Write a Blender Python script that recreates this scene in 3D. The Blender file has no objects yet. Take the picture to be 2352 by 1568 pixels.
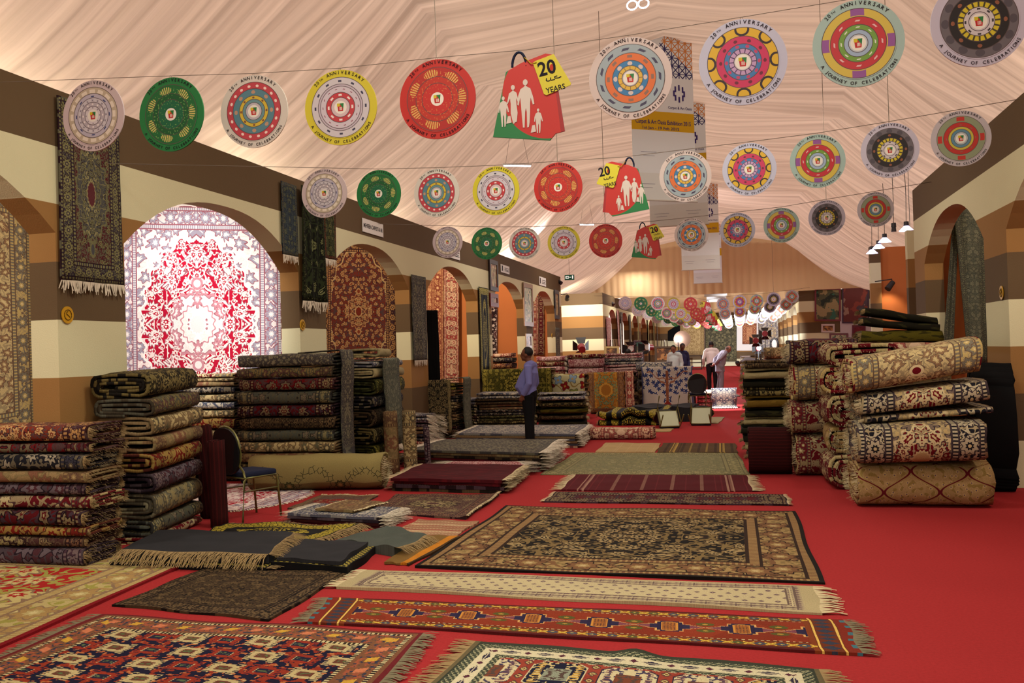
import bpy, bmesh, math, random
from mathutils import Vector, Matrix
random.seed(7)
PI = math.pi
SC = bpy.context.scene
COL = SC.collection
# ---------------------------------------------------------------- camera
F_PX, YAW, ROLL, PITCH, EYE = 2172.0, .2355, .030, .0092, 1.62
_f = Vector((-math.sin(YAW), math.cos(YAW), 0)); _r = Vector((math.cos(YAW), math.sin(YAW), 0)); _z = Vector((0, 0, 1))
CR = _r*math.cos(ROLL) - _z*math.sin(ROLL); CU = _r*math.sin(ROLL) + _z*math.cos(ROLL)
CF = (_f*math.cos(PITCH) + CU*math.sin(PITCH)).normalized(); CU = CR.cross(CF); CP = Vector((0, 0, EYE))
cam = bpy.data.cameras.new('camera'); cam.sensor_width = 36.0; cam.lens = 36.0*F_PX/2352.0
cam.clip_end = 400
co = bpy.data.objects.new('camera', cam); COL.objects.link(co)
M = Matrix((CR, CU, -CF)).transposed().to_4x4(); M.translation = CP; co.matrix_world = M
SC.camera = co
SC.view_settings.view_transform = 'Standard'; SC.view_settings.look = 'None'
SC.view_settings.gamma = 1.0; SC.view_settings.use_curve_mapping = False
SC.view_settings.exposure = 0.0
SC.cycles.max_bounces = 5; SC.cycles.diffuse_bounces = 3; SC.cycles.glossy_bounces = 2
SC.cycles.transmission_bounces = 2; SC.cycles.transparent_max_bounces = 4
# ---------------------------------------------------------------- pixel helpers (measuring the photograph)
def ray(u, v): return CF + CR*((u-1176)/F_PX) + CU*((784-v)/F_PX)
def on(u, v, ax, c):
    d = ray(u, v); return CP + d*((c-CP[ax])/d[ax])
def fl(u, v, z=0.0): return on(u, v, 2, z)
def wx(u, v, x): return on(u, v, 0, x)
def wy(u, v, y): return on(u, v, 1, y)
def wd(u, v, dep): return CP + ray(u, v)*dep
# ---------------------------------------------------------------- world and lights
w = bpy.data.worlds.new('hall_air'); SC.world = w; w.use_nodes = True
w.node_tree.nodes['Background'].inputs[0].default_value = (1.0, .84, .70, 1); w.node_tree.nodes['Background'].inputs[1].default_value = 1.2
def light(name, kind, loc, power, color=(1, .9, .78), to=None, size=.3, sizey=None, angle=None, blend=.6):
    l = bpy.data.lights.new(name, kind); l.energy = power; l.color = color
    if kind == 'AREA':
        l.size = size
        if sizey: l.shape = 'RECTANGLE'; l.size_y = sizey
    elif kind in ('POINT', 'SPOT'): l.shadow_soft_size = size
    if kind == 'SPOT': l.spot_size = angle or 1.2; l.spot_blend = blend
    o = bpy.data.objects.new(name, l); COL.objects.link(o); o.location = loc
    if to is not None:
        o.rotation_euler = (Vector(to)-Vector(loc)).to_track_quat('-Z', 'Y').to_euler()
    return o
WARM = (1, .86, .70); COOL = (.93, .95, 1.0); PINK = (1, .80, .74); GREEN = (.93, 1, .80)
light('hall_fill', 'AREA', (-1.5, -3.5, 4.6), 120, WARM, (-1.5, 8, 1.0), 7, 2.0)  # unseen fill light added behind the camera
for yy, pw in ((2.5, 210), (7.0, 190)):
    light('hall_fill', 'AREA', (-1.2, yy, 5.75), pw, (.96, .96, .80), (-1.2, yy, 0), 1.2, 1.2)  # added overhead fill above the view, no fixture
for xx, yy, pw in ((-3.6, 12.6, 42), (.6, 14, 42), (-3.9, 20, 50), (.8, 21, 50), (-3.9, 28, 60), (.8, 29, 60), (-2, 37, 120), (-4.6, 44, 130), (2, 48, 130), (-4.6, 53, 150), (1.8, 57, 150), (-4.4, 62, 150), (1.6, 66, 150)):
    light('hall_fill', 'AREA', (xx, yy, 5.2), pw, (1, .92, .82), (xx, yy, 0), .3, .3)  # added downward fill along the hall, no fixtures built
# unseen area lights added behind the wall tops to brighten the tent lining
for yy in (2, 7, 12, 17, 22, 27): light('tent_fill', 'AREA', (-6.7, yy, 3.85), 45, (.98, .95, .80), (-1.0, yy+1, 6.6), 3.0, .4)
for yy in (2, 7, 12): light('tent_fill', 'AREA', (3.8, yy, 3.85), 40, (1, .84, .76), (-1.6, yy+2, 6.8), 3.0, .4)
light('hall_fill', 'AREA', (-1.4, 31.0, 5.0), 150, (.95, .85, 1), (-1.4, 39, 3.0), .4, .4)  # added front fill to brighten the far discs
# booth lamps
def booth(loc, to, pw, col=(1, .95, .88), ang=1.5, size=.12): light('booth_lamp', 'SPOT', loc, pw, col, to, size, angle=ang)
booth((-7.6, 8.9, 3.85), (-7.5, 12, 2.3), 800, (1, .96, .93), 1.15)
booth((-8.6, 8.7, 3.85), (-8.2, 12, 2.6), 600, (1, .96, .93), 1.3)
booth((-7.6, 3.6, 3.85), (-7.2, 7.4, 1.8), 420, (1, .9, .76), 1.7)
booth((-7.2, 13.2, 3.8), (-7.4, 16.4, 2.3), 260, (1, .82, .62), 1.6)
booth((-7.2, 17.8, 3.8), (-7.2, 21.2, 2.3), 480, (1, .84, .62), 1.6)
booth((-6.9, 22.6, 3.8), (-6.9, 26.0, 2.2), 420, (1, .80, .62), 1.6)
booth((-6.9, 27.2, 3.8), (-6.9, 30.6, 2.2), 300, (1, .80, .66), 1.6)
booth((4.4, 12.6, 3.8), (4.0, 16, 1.8), 160, (1, .86, .66), 1.7)
booth((3.9, 7.8, 3.7), (3.2, 11.3, 1.8), 230, (1, .84, .68), 1.5)
# ---------------------------------------------------------------- node expressions
def lin(c): return c/12.92 if c <= .04045 else ((c+.055)/1.055)**2.4
def C(h):
    if not isinstance(h, str): return (*h[:3], 1)
    h = h.lstrip('#'); return tuple(lin(int(h[i:i+2], 16)/255) for i in (0, 2, 4)) + (1,)
class E_:
    def __init__(s, nt, k): s.nt, s.k = nt, k
    def _m(s, op, *a, clamp=False):
        n = s.nt.nodes.new('ShaderNodeMath'); n.operation = op; n.use_clamp = clamp
        for i, x in enumerate((s,)+a):
            if isinstance(x, E_): s.nt.links.new(x.k, n.inputs[i])
            else: n.inputs[i].default_value = float(x)
        return E_(s.nt, n.outputs[0])
    def __add__(s, o): return s._m('ADD', o)
    __radd__ = __add__
    def __sub__(s, o): return s._m('SUBTRACT', o)
    def __rsub__(s, o): return s._m('MULTIPLY', -1)._m('ADD', o)
    def __mul__(s, o): return s._m('MULTIPLY', o)
    __rmul__ = __mul__
    def __truediv__(s, o): return s._m('DIVIDE', o)
    def lt(s, o): return s._m('LESS_THAN', o)
    def gt(s, o): return s._m('GREATER_THAN', o)
    def abs(s): return s._m('ABSOLUTE')
    def min(s, o): return s._m('MINIMUM', o)
    def max(s, o): return s._m('MAXIMUM', o)
    def fr(s): return s._m('FRACT')
    def floor(s): return s._m('FLOOR')
    def sin(s): return s._m('SINE')
    def cos(s): return s._m('COSINE')
    def sqrt(s): return s._m('SQRT')
    def sq(s): return s*s
    def near(s, c, w_): return (s-c).abs().lt(w_)
    def __and__(s, o): return s*o
    def __or__(s, o): return s.max(o)
    def inv(s): return 1.0-s
def hyp(a, b): return (a*a+b*b).sqrt()
def atan2(a, b): return a._m('ARCTAN2', b)
class Mat:
    def __init__(s, name, rough=.95, spec=.1):
        s.m = bpy.data.materials.new(name); s.m.use_nodes = True; s.nt = s.m.node_tree
        s.b = s.nt.nodes['Principled BSDF']; s.b.inputs['Roughness'].default_value = rough
        s.b.inputs['Specular IOR Level'].default_value = spec
    def uv(s, name='UVMap'):
        n = s.nt.nodes.new('ShaderNodeUVMap'); n.uv_map = name; return s.sep(n.outputs[0])
    def sep(s, k):
        q = s.nt.nodes.new('ShaderNodeSeparateXYZ'); s.nt.links.new(k, q.inputs[0]); return [E_(s.nt, o) for o in q.outputs]
    def obj(s, which='Object'):
        n = s.nt.nodes.new('ShaderNodeTexCoord'); return s.sep(n.outputs[which])
    def pos(s):
        n = s.nt.nodes.new('ShaderNodeNewGeometry'); return s.sep(n.outputs['Position'])
    def vec(s, x, y, z=0.0):
        n = s.nt.nodes.new('ShaderNodeCombineXYZ')
        for i, a in enumerate((x, y, z)):
            if isinstance(a, E_): s.nt.links.new(a.k, n.inputs[i])
            else: n.inputs[i].default_value = a
        return n.outputs[0]
    def noise(s, x, y, z=0.0, scale=5, detail=1.0, col=False):
        n = s.nt.nodes.new('ShaderNodeTexNoise'); n.inputs['Scale'].default_value = scale; n.inputs['Detail'].default_value = detail
        s.nt.links.new(s.vec(x, y, z), n.inputs['Vector']); return E_(s.nt, n.outputs[0])
    def voro(s, x, y, z=0.0, scale=5, rnd=1.0, edge=False):
        n = s.nt.nodes.new('ShaderNodeTexVoronoi'); n.voronoi_dimensions = '2D'; n.inputs['Scale'].default_value = scale
        if edge: n.feature = 'DISTANCE_TO_EDGE'
        n.inputs['Randomness'].default_value = rnd
        s.nt.links.new(s.vec(x, y, z), n.inputs['Vector'])
        r = E_(s.nt, n.outputs['Distance'])
        if edge: return r
        c = s.sep(n.outputs['Color']); p = s.sep(n.outputs['Position']); return r, c, p
    def mix(s, f, a, b):
        n = s.nt.nodes.new('ShaderNodeMix'); n.data_type = 'RGBA'
        for i, x in ((0, f), (6, a), (7, b)):
            if isinstance(x, E_): s.nt.links.new(x.k, n.inputs[i])
            elif hasattr(x, 'is_output') : s.nt.links.new(x, n.inputs[i])
            elif i == 0: n.inputs[0].default_value = x
            else: n.inputs[i].default_value = C(x)
        return n.outputs[2]
    def var(s, col, x, y, scale=3, amt=.25, z=0.0):
        # soft uneven dye, done as a value shift
        n = s.noise(x, y, z, scale, 2.0); h = s.nt.nodes.new('ShaderNodeHueSaturation')
        s.nt.links.new((n*(2*amt)+(1-amt)).k, h.inputs['Value'])
        if hasattr(col, 'is_output'): s.nt.links.new(col, h.inputs['Color'])
        else: h.inputs['Color'].default_value = C(col)
        return h.outputs[0]
    def out(s, col, bump=None, dist=.004):
        if hasattr(col, 'is_output'): s.nt.links.new(col, s.b.inputs['Base Color'])
        else: s.b.inputs['Base Color'].default_value = C(col)
        if bump is not None:
            b = s.nt.nodes.new('ShaderNodeBump'); b.inputs['Distance'].default_value = dist; b.inputs['Strength'].default_value = .6
            s.nt.links.new(bump.k, b.inputs['Height']); s.nt.links.new(b.outputs[0], s.b.inputs['Normal'])
        return s.m
def plain(name, col, rough=.9, spec=.1, metal=0.0, vs=0, amt=.15, emit=None):
    m = Mat(name, rough, spec); m.b.inputs['Metallic'].default_value = metal
    if emit:
        m.b.inputs['Emission Color'].default_value = C(col); m.b.inputs['Emission Strength'].default_value = emit
    if vs: x, y, z = m.obj(); col = m.var(col, x, y, vs, amt, z)
    return m.out(col)
# ---------------------------------------------------------------- carpet designs
def rug(name, f, fl_, lf, bd, bf, gd='#1c1620', lt='#c9bd97', bw=.28, sc=5.0, med=None, q=0, vine=None, seed=0.0, amt=.22, dens=.30, lth=.24, medc=None, val=.50, span=None, stripe=None, guardn=18):
    """a knotted carpet: guard stripes, main border with rosettes, mirrored floral field, optional medallion.
    f field, fl_ flower, lf leaf, bd border, bf border flower, gd dark outline, lt light"""
    m = Mat(name); x, y, _ = m.uv(); hx, hy, _ = m.uv('Size')
    if q: x = (x/q).floor()*q+q/2; y = (y/q).floor()*q+q/2
    ax, ay = x.abs(), y.abs(); dx, dy = hx-ax, hy-ay; d = dx.min(dy)
    wn = m.noise(ax, ay, seed, sc*1.1, 0.0)
    wxx, wyy = ax+(wn-.5)*(.9/sc), ay+(wn-.5)*(-.7/sc)
    dist, rc, pp = m.voro(wxx, wyy+seed, 0, sc, .85)
    ang = atan2(wyy+seed-pp[1], wxx-pp[0])
    rr = dist*(1.0+.22*(ang*7).sin())
    d2, _, _ = m.voro(ax+seed*.37, ay, 0, sc*2.7, .9)
    v1 = (m.noise(ax, ay, seed+3, sc*.9, 1.0)-.5).abs().lt(.022)
    vv = (m.noise(ay, ax, seed+9, sc*2.0, .0)-.5).abs().lt(.035)
    leaf = d2.lt(lth); fw = rr.lt(dens); ring = rr.lt(dens+.07); core = rr.lt(dens*.5); eye = rr.lt(dens*.2)
    vine = vine or lf
    def paint(base, flow, leafc, vinec):
        c = m.mix(vv, base, leafc); c = m.mix(leaf, c, leafc); c = m.mix(v1, c, vinec)
        c = m.mix(ring, c, gd); c = m.mix(fw, c, flow); c = m.mix(core, c, base); return m.mix(eye, c, lt)
    col = paint(f, fl_, lf, vine)
    if span:   # corner spandrels
        e = hyp(ax/(hx-bw), ay/(hy-bw)); a3 = atan2(ay, ax)
        sp = (e+.035*(a3*22).sin()).gt(span[1]); sl = (e+.035*(a3*22).sin()).gt(span[1]-.03)
        col = m.mix(sl, col, lt); col = m.mix(sp, col, paint(span[0], bf, lf, lt))
    if med:    # (half width, half height, ground, outline)
        a, b_, mc, mo = med; r = hyp(ax/a, ay/b_); an = atan2(ay/b_, ax/a)
        rl = r*(1.0+.07*(an*16).cos())
        col = m.mix(rl.lt(1.06), col, mo); inner = paint(mc, mo, lf, lt); col = m.mix(rl.lt(1.0), col, inner)
        col = m.mix(rl.near(.62, .025), col, mo); col = m.mix(rl.lt(.3), col, medc or f); col = m.mix(rl.near(.3, .03), col, lt)
        pend = hyp(ax/(a*.22), (ay-b_*1.25)/(b_*.2)); col = m.mix(pend.lt(1.0), col, mo); col = m.mix(pend.lt(.6), col, mc)
    # border
    t = m.mix(dx.lt(dy), m.vec(ax, 0, 0), m.vec(ay, 0, 0)); t = m.sep(t)[0]
    bc = paint(bd, bf, lf, bf)
    per = bw*.85; ct = (t/per).fr()-.5; s = (d-bw*.5)/per
    ro = hyp(ct, s); ra = atan2(s, ct); rp = ro*(1+.18*(ra*8).cos())
    bc = m.mix(rp.lt(.30), bc, gd); bc = m.mix(rp.lt(.26), bc, bf); bc = m.mix(rp.lt(.13), bc, bd); bc = m.mix(rp.lt(.06), bc, lt)
    g = (t*guardn*1.7).fr().lt(.45); gcol = m.mix(g, bf, bd)
    bcol = m.mix(d.lt(bw*.80), gcol, bc)
    bcol = m.mix(d.near(bw*.80, bw*.025), bcol, gd)
    bcol = m.mix(d.lt(bw*.20), bcol, gcol); bcol = m.mix(d.near(bw*.2, bw*.025), bcol, gd)
    bcol = m.mix(d.lt(bw*.07), bcol, stripe if isinstance(stripe, str) else m.mix(m.noise(y, x*.5, seed, 9, 1.0).gt(.5), *(stripe or (lf, gd))))
    col = m.mix(d.lt(bw), col, bcol); col = m.mix(d.near(bw, bw*.03), col, gd)
    col = m.var(col, x, y, 2.2, amt, seed)
    kn = m.noise(x, y, 0, 160, 0.0)
    col2 = m.nt.nodes.new('ShaderNodeHueSaturation'); m.nt.links.new((kn*.7+val).k, col2.inputs['Value']); m.nt.links.new(col, col2.inputs['Color'])
    return m.out(col2.outputs[0])
def knots(m, col, x, y, sc=150, a=.6):
    kn = m.noise(x, y, 0, sc, 0.0); h = m.nt.nodes.new('ShaderNodeHueSaturation')
    m.nt.links.new((kn*a+(1-a/2)).k, h.inputs['Value']); m.nt.links.new(col, h.inputs['Color']); return h.outputs[0]
RED = '#7d1a20'; DRED = '#5c1419'; NAVY = '#1f2034'; BLK = '#17130f'; CRM = '#b9a779'; TAN = '#8f7748'; GOLD = '#8d7430'; GRN = '#4e5535'; GRY = '#6f6d5e'; PNK = '#a86a5c'; BEI = '#b5a587'; BLU = '#3d4a66'; WHT = '#cfc6ae'; BRN = '#54402c'
# ---------------------------------------------------------------- geometry helpers
def tag(o, label=None, cat=None, group=None, kind=None):
    if label: o['label'] = label
    if cat: o['category'] = cat
    if group: o['group'] = group
    if kind: o['kind'] = kind
    return o
def link(name, me, mats, loc=(0, 0, 0), rot=(0, 0, 0), parent=None, smooth=False):
    o = bpy.data.objects.new(name, me); COL.objects.link(o); o.location = loc; o.rotation_euler = rot
    for m_ in (mats if isinstance(mats, (list, tuple)) else [mats]): me.materials.append(m_)
    if smooth: me.polygons.foreach_set('use_smooth', [True]*len(me.polygons))
    if parent: o.parent = parent
    return o
def mk(name, vs, fs, mats, loc=(0, 0, 0), rot=(0, 0, 0), parent=None, smooth=False, uvs=None, size=None, mi=None):
    me = bpy.data.meshes.new(name); me.from_pydata([tuple(v) for v in vs], [], fs)
    if uvs is not None:
        l1 = me.uv_layers.new(name='UVMap'); l2 = me.uv_layers.new(name='Size')
        a = []
        for p in me.polygons:
            for vi in p.vertices: a += uvs[vi]
        l1.data.foreach_set('uv', a); l2.data.foreach_set('uv', list(size)*(len(a)//2))
    if mi: me.polygons.foreach_set('material_index', mi)
    me.update(); return link(name, me, mats, loc, rot, parent, smooth)
def frombm(name, bm, mats, loc=(0, 0, 0), rot=(0, 0, 0), parent=None, smooth=False):
    me = bpy.data.meshes.new(name); bm.to_mesh(me); bm.free(); return link(name, me, mats, loc, rot, parent, smooth)
def box(bm, cx, cy, cz, sx, sy, sz, rz=0, mat=0, bev=0):
    r = bmesh.ops.create_cube(bm, size=1); M_ = Matrix.Translation((cx, cy, cz)) @ Matrix.Rotation(rz, 4, 'Z') @ Matrix.Diagonal((sx, sy, sz, 1))
    bmesh.ops.transform(bm, matrix=M_, verts=r['verts'])
    fs = set(f for v in r['verts'] for f in v.link_faces)
    for f in fs: f.material_index = mat
    if bev:
        es = list(set(e for v in r['verts'] for e in v.link_edges)); bmesh.ops.bevel(bm, geom=es, offset=bev, segments=2, affect='EDGES', profile=.5)
def cyl(bm, p, q, r, r2=None, seg=10, mat=0):
    p, q = Vector(p), Vector(q); d = q-p; L = d.length
    if L < 1e-6: return
    R_ = bmesh.ops.create_cone(bm, cap_ends=True, segments=seg, radius1=r, radius2=r if r2 is None else r2, depth=L)
    M_ = Matrix.Translation((p+q)/2) @ d.to_track_quat('Z', 'Y').to_matrix().to_4x4()
    bmesh.ops.transform(bm, matrix=M_, verts=R_['verts'])
    for f in set(f for v in R_['verts'] for f in v.link_faces): f.material_index = mat
def tube(bm, pts, r, seg=8, mat=0):
    pts = [Vector(p) for p in pts]
    rings = []
    for i, p in enumerate(pts):
        d = (pts[min(i+1, len(pts)-1)]-pts[max(i-1, 0)]).normalized()
        a = d.cross(Vector((0, 0, 1)));
        if a.length < .1: a = d.cross(Vector((0, 1, 0)))
        a.normalize(); b_ = d.cross(a)
        rings.append([bm.verts.new(p+(a*math.cos(2*PI*k/seg)+b_*math.sin(2*PI*k/seg))*r) for k in range(seg)])
    for A, B in zip(rings, rings[1:]):
        for k in range(seg):
            f = bm.faces.new((A[k], A[(k+1) % seg], B[(k+1) % seg], B[k])); f.material_index = mat; f.smooth = True
    for R_ in (rings[0], rings[-1]):
        f = bm.faces.new(R_); f.material_index = mat
def empty(name, loc, label, cat, group=None, rz=0):
    o = bpy.data.objects.new(name, None); COL.objects.link(o); o.location = loc; o.rotation_euler = (0, 0, rz); o.empty_display_size = .1
    return tag(o, label, cat, group)
_seed = [0]
def rnd():
    _seed[0] += 1; return random.Random(_seed[0]*7919)
# fringe: separate tassels of two joined slips each, as one part
def fringe(parent, a, b, out, n, L=.09, mat=None, droop=.02, name='fringe', pts=None, width=.5, down=None):
    R_ = rnd(); vs, fs = [], []; out = Vector(out)
    if not pts: a, b = Vector(a), Vector(b)
    if pts: pts = [Vector(p) for p in pts]
    for i in range(n):
        t = (i+.5)/n
        if pts:
            k = t*(len(pts)-1); j = min(int(k), len(pts)-2); p = pts[j].lerp(pts[j+1], k-j); e = (pts[j+1]-pts[j]).normalized(); step = (pts[-1]-pts[0]).length/n
        else: p = a.lerp(b, t); e = (b-a).normalized(); step = (b-a).length/n
        ww = step*width*R_.uniform(.6, 1.5); l = L*R_.uniform(.7, 1.15); s = R_.uniform(-.35, .35)*L
        o1 = p+out*l*.5+e*s*.4+Vector((0, 0, -droop*.3+R_.uniform(0, .006))); o2 = p+out*l+e*s+Vector((0, 0, -droop))
        k = len(vs); vs += [p-e*ww, p+e*ww, o1-e*ww, o1+e*ww, o2-e*ww*.6, o2+e*ww*.6]; fs += [(k, k+1, k+3, k+2), (k+2, k+3, k+5, k+4)]
    return tag(mk(name, vs, fs, mat or FR, parent=parent), kind='stuff')
def flat(label, P, mat, group='carpets laid out on the red floor', name='carpet', fr=None, th=.014, z=0.0, L=.09, n=None, seed=0, wav=.004, cat='carpet', nx=26, ny=26, swap=False, sz=None, edge=None, curl=None, fdrop=0.0):
    """carpet on the floor, P = four ground corners (near left, near right, far right, far left)"""
    P = [Vector((p[0], p[1], 0)) for p in P]; c = sum(P, Vector())/4; R_ = random.Random(seed*31+5)
    W = ((P[1]-P[0]).length+(P[2]-P[3]).length)/2; H = ((P[3]-P[0]).length+(P[2]-P[1]).length)/2
    ph = [R_.uniform(0, 6) for _ in range(6)]
    vs, uv, fs = [], [], []
    for j in range(ny+1):
        for i in range(nx+1):
            s, t = i/nx, j/ny
            p = P[0].lerp(P[1], s).lerp(P[3].lerp(P[2], s), t)-c
            es = min(s, 1-s, t, 1-t)
            p.x += .010*math.sin(t*9+ph[0])*(es < .02); p.y += .010*math.sin(s*13+ph[1])*(es < .02)
            zz = th+z+wav*(1+math.sin(s*11+ph[2]+2*math.sin(t*3+ph[3])))*(.4+.6*math.sin(t*7+ph[4])**2)
            if curl: zz += curl(s, t)
            vs.append((p.x, p.y, zz)); uv.append(((s-.5)*(H if False else W), (t-.5)*H) if not swap else ((t-.5)*H, (s-.5)*W))
    N = nx+1
    for j in range(ny):
        for i in range(nx): k = j*N+i; fs.append((k, k+1, k+N+1, k+N))
    rim = [i for i in range(N)]+[j*N+nx for j in range(1, ny+1)]+[ny*N+i for i in range(nx-1, -1, -1)]+[j*N for j in range(ny-1, 0, -1)]
    base = len(vs)
    for r_ in rim: v = vs[r_]; vs.append((v[0], v[1], z+.001)); uv.append(uv[r_])
    for k in range(len(rim)): k2 = (k+1) % len(rim); fs.append((rim[k2], rim[k], base+k, base+k2))
    o = mk(name, vs, fs, mat, (c.x, c.y, 0), smooth=False, uvs=uv, size=(W/2, H/2) if not swap else (H/2, W/2))
    tag(o, label, cat, group)
    fr = fr or ''
    def edgepts(which):
        if which == 'l': return [Vector(vs[j*N]) for j in range(ny+1)]
        if which == 'r': return [Vector(vs[j*N+nx]) for j in range(ny+1)]
        if which == 'n': return [Vector(vs[i]) for i in range(N)]
        return [Vector(vs[ny*N+i]) for i in range(N)]
    for ch in fr:
        pts = edgepts(ch); e = (pts[-1]-pts[0]).normalized()
        outv = {'l': e.cross(Vector((0, 0, -1))), 'r': e.cross(Vector((0, 0, 1))), 'n': e.cross(Vector((0, 0, 1))), 'f': e.cross(Vector((0, 0, -1)))}[ch]
        outv.z = 0
        fringe(o, 0, 0, outv, n or int((pts[-1]-pts[0]).length/.014), L, edge, fdrop or .006, pts=pts)
    return o
# a strip of carpet bent along a path in its local YZ plane and wide along local X
def bent(name, path, W, t, mat, loc, rz=0, parent=None, nx=8, voff=0.0, hs=None, wob=.006, seed=1, shear=0.0, taper=None, twist=None):
    R_ = random.Random(seed); ph = [R_.uniform(0, 6.28) for _ in range(4)]
    n = len(path); L = [0]
    for a, b in zip(path, path[1:]): L.append(L[-1]+math.hypot(b[0]-a[0], b[1]-a[1]))
    vs, uv, fs = [], [], []
    nr = []
    for i in range(n):
        a, b = path[max(i-1, 0)], path[min(i+1, n-1)]; dx, dy = b[0]-a[0], b[1]-a[1]; l = math.hypot(dx, dy) or 1
        nr.append((-dy/l, dx/l))
    for side in (0, 1):
        for k in range(nx+1):
            s = k/nx; X = (s-.5)*W
            for i, (a, b) in enumerate(path):
                o_ = t*.5*(1 if side else -1); wv = wob*math.sin(X*7+ph[0]+a*3)+wob*.6*math.sin(X*17+ph[1])
                ed = (.010*math.sin(L[i]*21+ph[2]) if k in (0, nx) else 0)
                tw = (twist(s, i/(n-1)) if twist else (0, 0, 0))
                vs.append((X+ed*(1 if k else -1)+tw[0], a+nr[i][0]*o_+tw[1], b+nr[i][1]*o_+wv*(1 if b > .05 else .3)+shear*X+tw[2]))
                uv.append((X, L[i]-L[-1]+voff))
    m_ = (nx+1)*n
    for k in range(nx):
        for i in range(n-1):
            q = k*n+i; fs.append((q, q+n, q+n+1, q+1)); fs.append((m_+q, m_+q+1, m_+q+n+1, m_+q+n))
    for k in (0, nx):
        for i in range(n-1): q = k*n+i; fs.append((q, q+1, m_+q+1, m_+q) if k == 0 else (q+1, q, m_+q, m_+q+1))
    for i in (0, n-1):
        for k in range(nx): q = k*n+i; fs.append((q+n, q, m_+q, m_+q+n) if i == 0 else (q, q+n, m_+q+n, m_+q))
    return mk(name, vs, fs, mat, loc, (0, 0, rz), parent, True, uv, hs or (W/2, 1.1))
def spiral(D, h, t, turns=None, npt=15):
    """flattened scroll: depth D (local y from 0 back to D), height h"""
    n = turns or max(1.4, (h/2-.01)/(t*1.25)-.15); n = min(n, 3.6); pts = []; tot = int(n*npt)
    def sg(v, e): return math.copysign(abs(v)**e, v)
    for i in range(tot+1):
        ph = -PI/2-(n*2*PI)*(1-i/tot)
        r = (h/2-t*.5)*(1-(1-i/tot)*min(.86, n*t*1.25/(h/2)))
        if i/tot > 1-1/n: r = max(r, (h/2-t*.5)*(.93+.07*i/tot))
        s = max(-1, min(1, math.cos(ph)*2.2)); y = D/2-(D/2-h/2)*s-r*sg(math.cos(ph), .8); z = h/2+r*sg(math.sin(ph), .8)
        pts.append((y, z))
    z0, z1 = min(p[1] for p in pts), max(p[1] for p in pts)
    return [(y, t/2+(z-z0)*(h-t)/(z1-z0)) for y, z in pts]
def zigzag(D, h, t, folds):
    st = (h-t)/folds; pts = [(D*.9, t/2)]; r = st/2
    for k in range(folds):
        z = t/2+k*st; front = k % 2 == 0
        yc = r if front else D-r; sg = -1 if front else 1
        for j in range(7):
            a = -PI/2+PI*j/6; pts.append((yc+sg*math.cos(a)*r*.95, z+r+math.sin(a)*r))
    pts.append((D*.08 if folds % 2 == 0 else D*.92, h-t/2)); return pts
def folded(label, loc, rz, W, D, h, mat, group, t=.022, style='spiral', folds=3, name='folded_carpet', seed=0, voff=None, shear=0, nx=8, fr=None, wob=.006, hs=None, cat='carpet', frmat=None, frl=.05, loosen=None):
    path = spiral(D, h, t) if style == 'spiral' else zigzag(D, h, t, folds)
    o = bent(name, path, W, t, mat, loc, rz, None, nx, 1.5*D+.86*h+(voff or 0), hs or (W/2, 9.0), wob, seed, shear)
    tag(o, label, cat, group)
    for ch in fr or '':
        sx = 1 if ch == 'r' else -1; step = max(1, len(path)//26)
        pts = [Vector((sx*W/2, a, b+shear*sx*W/2)) for a, b in path[::step]]
        # follow the edge with short tassels
        L_ = sum((pts[i+1]-pts[i]).length for i in range(len(pts)-1)); R_ = rnd(); vs, fs = [], []
        for i in range(len(pts)-1):
            for j in range(8):
                p = pts[i].lerp(pts[i+1], j/8); l = frl*R_.uniform(.5, 1.3); e = (pts[i+1]-pts[i]).normalized()*.0022
                q = p+Vector((sx*l, R_.uniform(-.02, .02), -R_.uniform(.0, .6)*l)); k = len(vs); vs += [p-e, p+e, q+e*.7, q-e*.7]; fs.append((k, k+1, k+2, k+3))
        tag(mk('fringe', vs, fs, frmat or FR, parent=o), kind='stuff')
    return o
def cord(bm, a, b, r=.003, sag=0): 
    a, b = Vector(a), Vector(b); tube(bm, [a.lerp(b, t/8)-Vector((0, 0, sag*math.sin(PI*t/8))) for t in range(9)], r, 5)
# ---------------------------------------------------------------- shared materials
FR = plain('cream_fringe', '#b9aa86', vs=40); FRW = plain('white_fringe', '#cfc6b2', vs=40); FRB = plain('brown_fringe', '#8a7450', vs=40); FRG = plain('grey_fringe', '#6f6751', vs=40)
BLACKM = plain('black_metal', '#141414', .45, .4); CHROME = plain('grey_metal', '#8a8a88', .35, .5, .8); STRING = plain('string', '#6b6056')
WHITEP = plain('white_board', '#d6d4cf', .6, .2); INK = plain('dark_ink', '#1e1b22', .7); 
def wallmat(name, cols, nz=8):
    m = Mat(name, .9, .08); X, Y, Z = m.pos(); b = (Z/.5).floor(); col = cols[0]
    for i in range(1, nz): col = m.mix(b.gt(i-.5), col, cols[i])
    col = m.var(col, X, Y, .8, .05, Z); g = m.noise(X, Y, Z, 90, 0.0)
    return m.out(col, g, .002)
_D, _C, _T = '#5e4d38', '#c9c5a2', '#8e6a3f'
M_WALL = wallmat('striped_wall_board', [_C, _D, _T, _C, _D, _T, _C, _D])
M_FAR = wallmat('striped_far_board', [_C, _D, _T, _C, _D, _T, _C, _D])
M_ORANGE = plain('terracotta_board', '#b8703f', vs=1.2, amt=.06)
mf = Mat('red_exhibition_carpet', .95, .05); X, Y, Z = mf.pos(); c_ = mf.var('#932a2c', X, Y, .7, .08); c_ = knots(mf, c_, X, Y, 60, .25)
M_FLOOR = mf.out(c_, mf.noise(X, Y, 0, 220, 0.0), .003)
mf = Mat('tent_lining', .95, .05); X, Y, Z = mf.pos()
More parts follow.
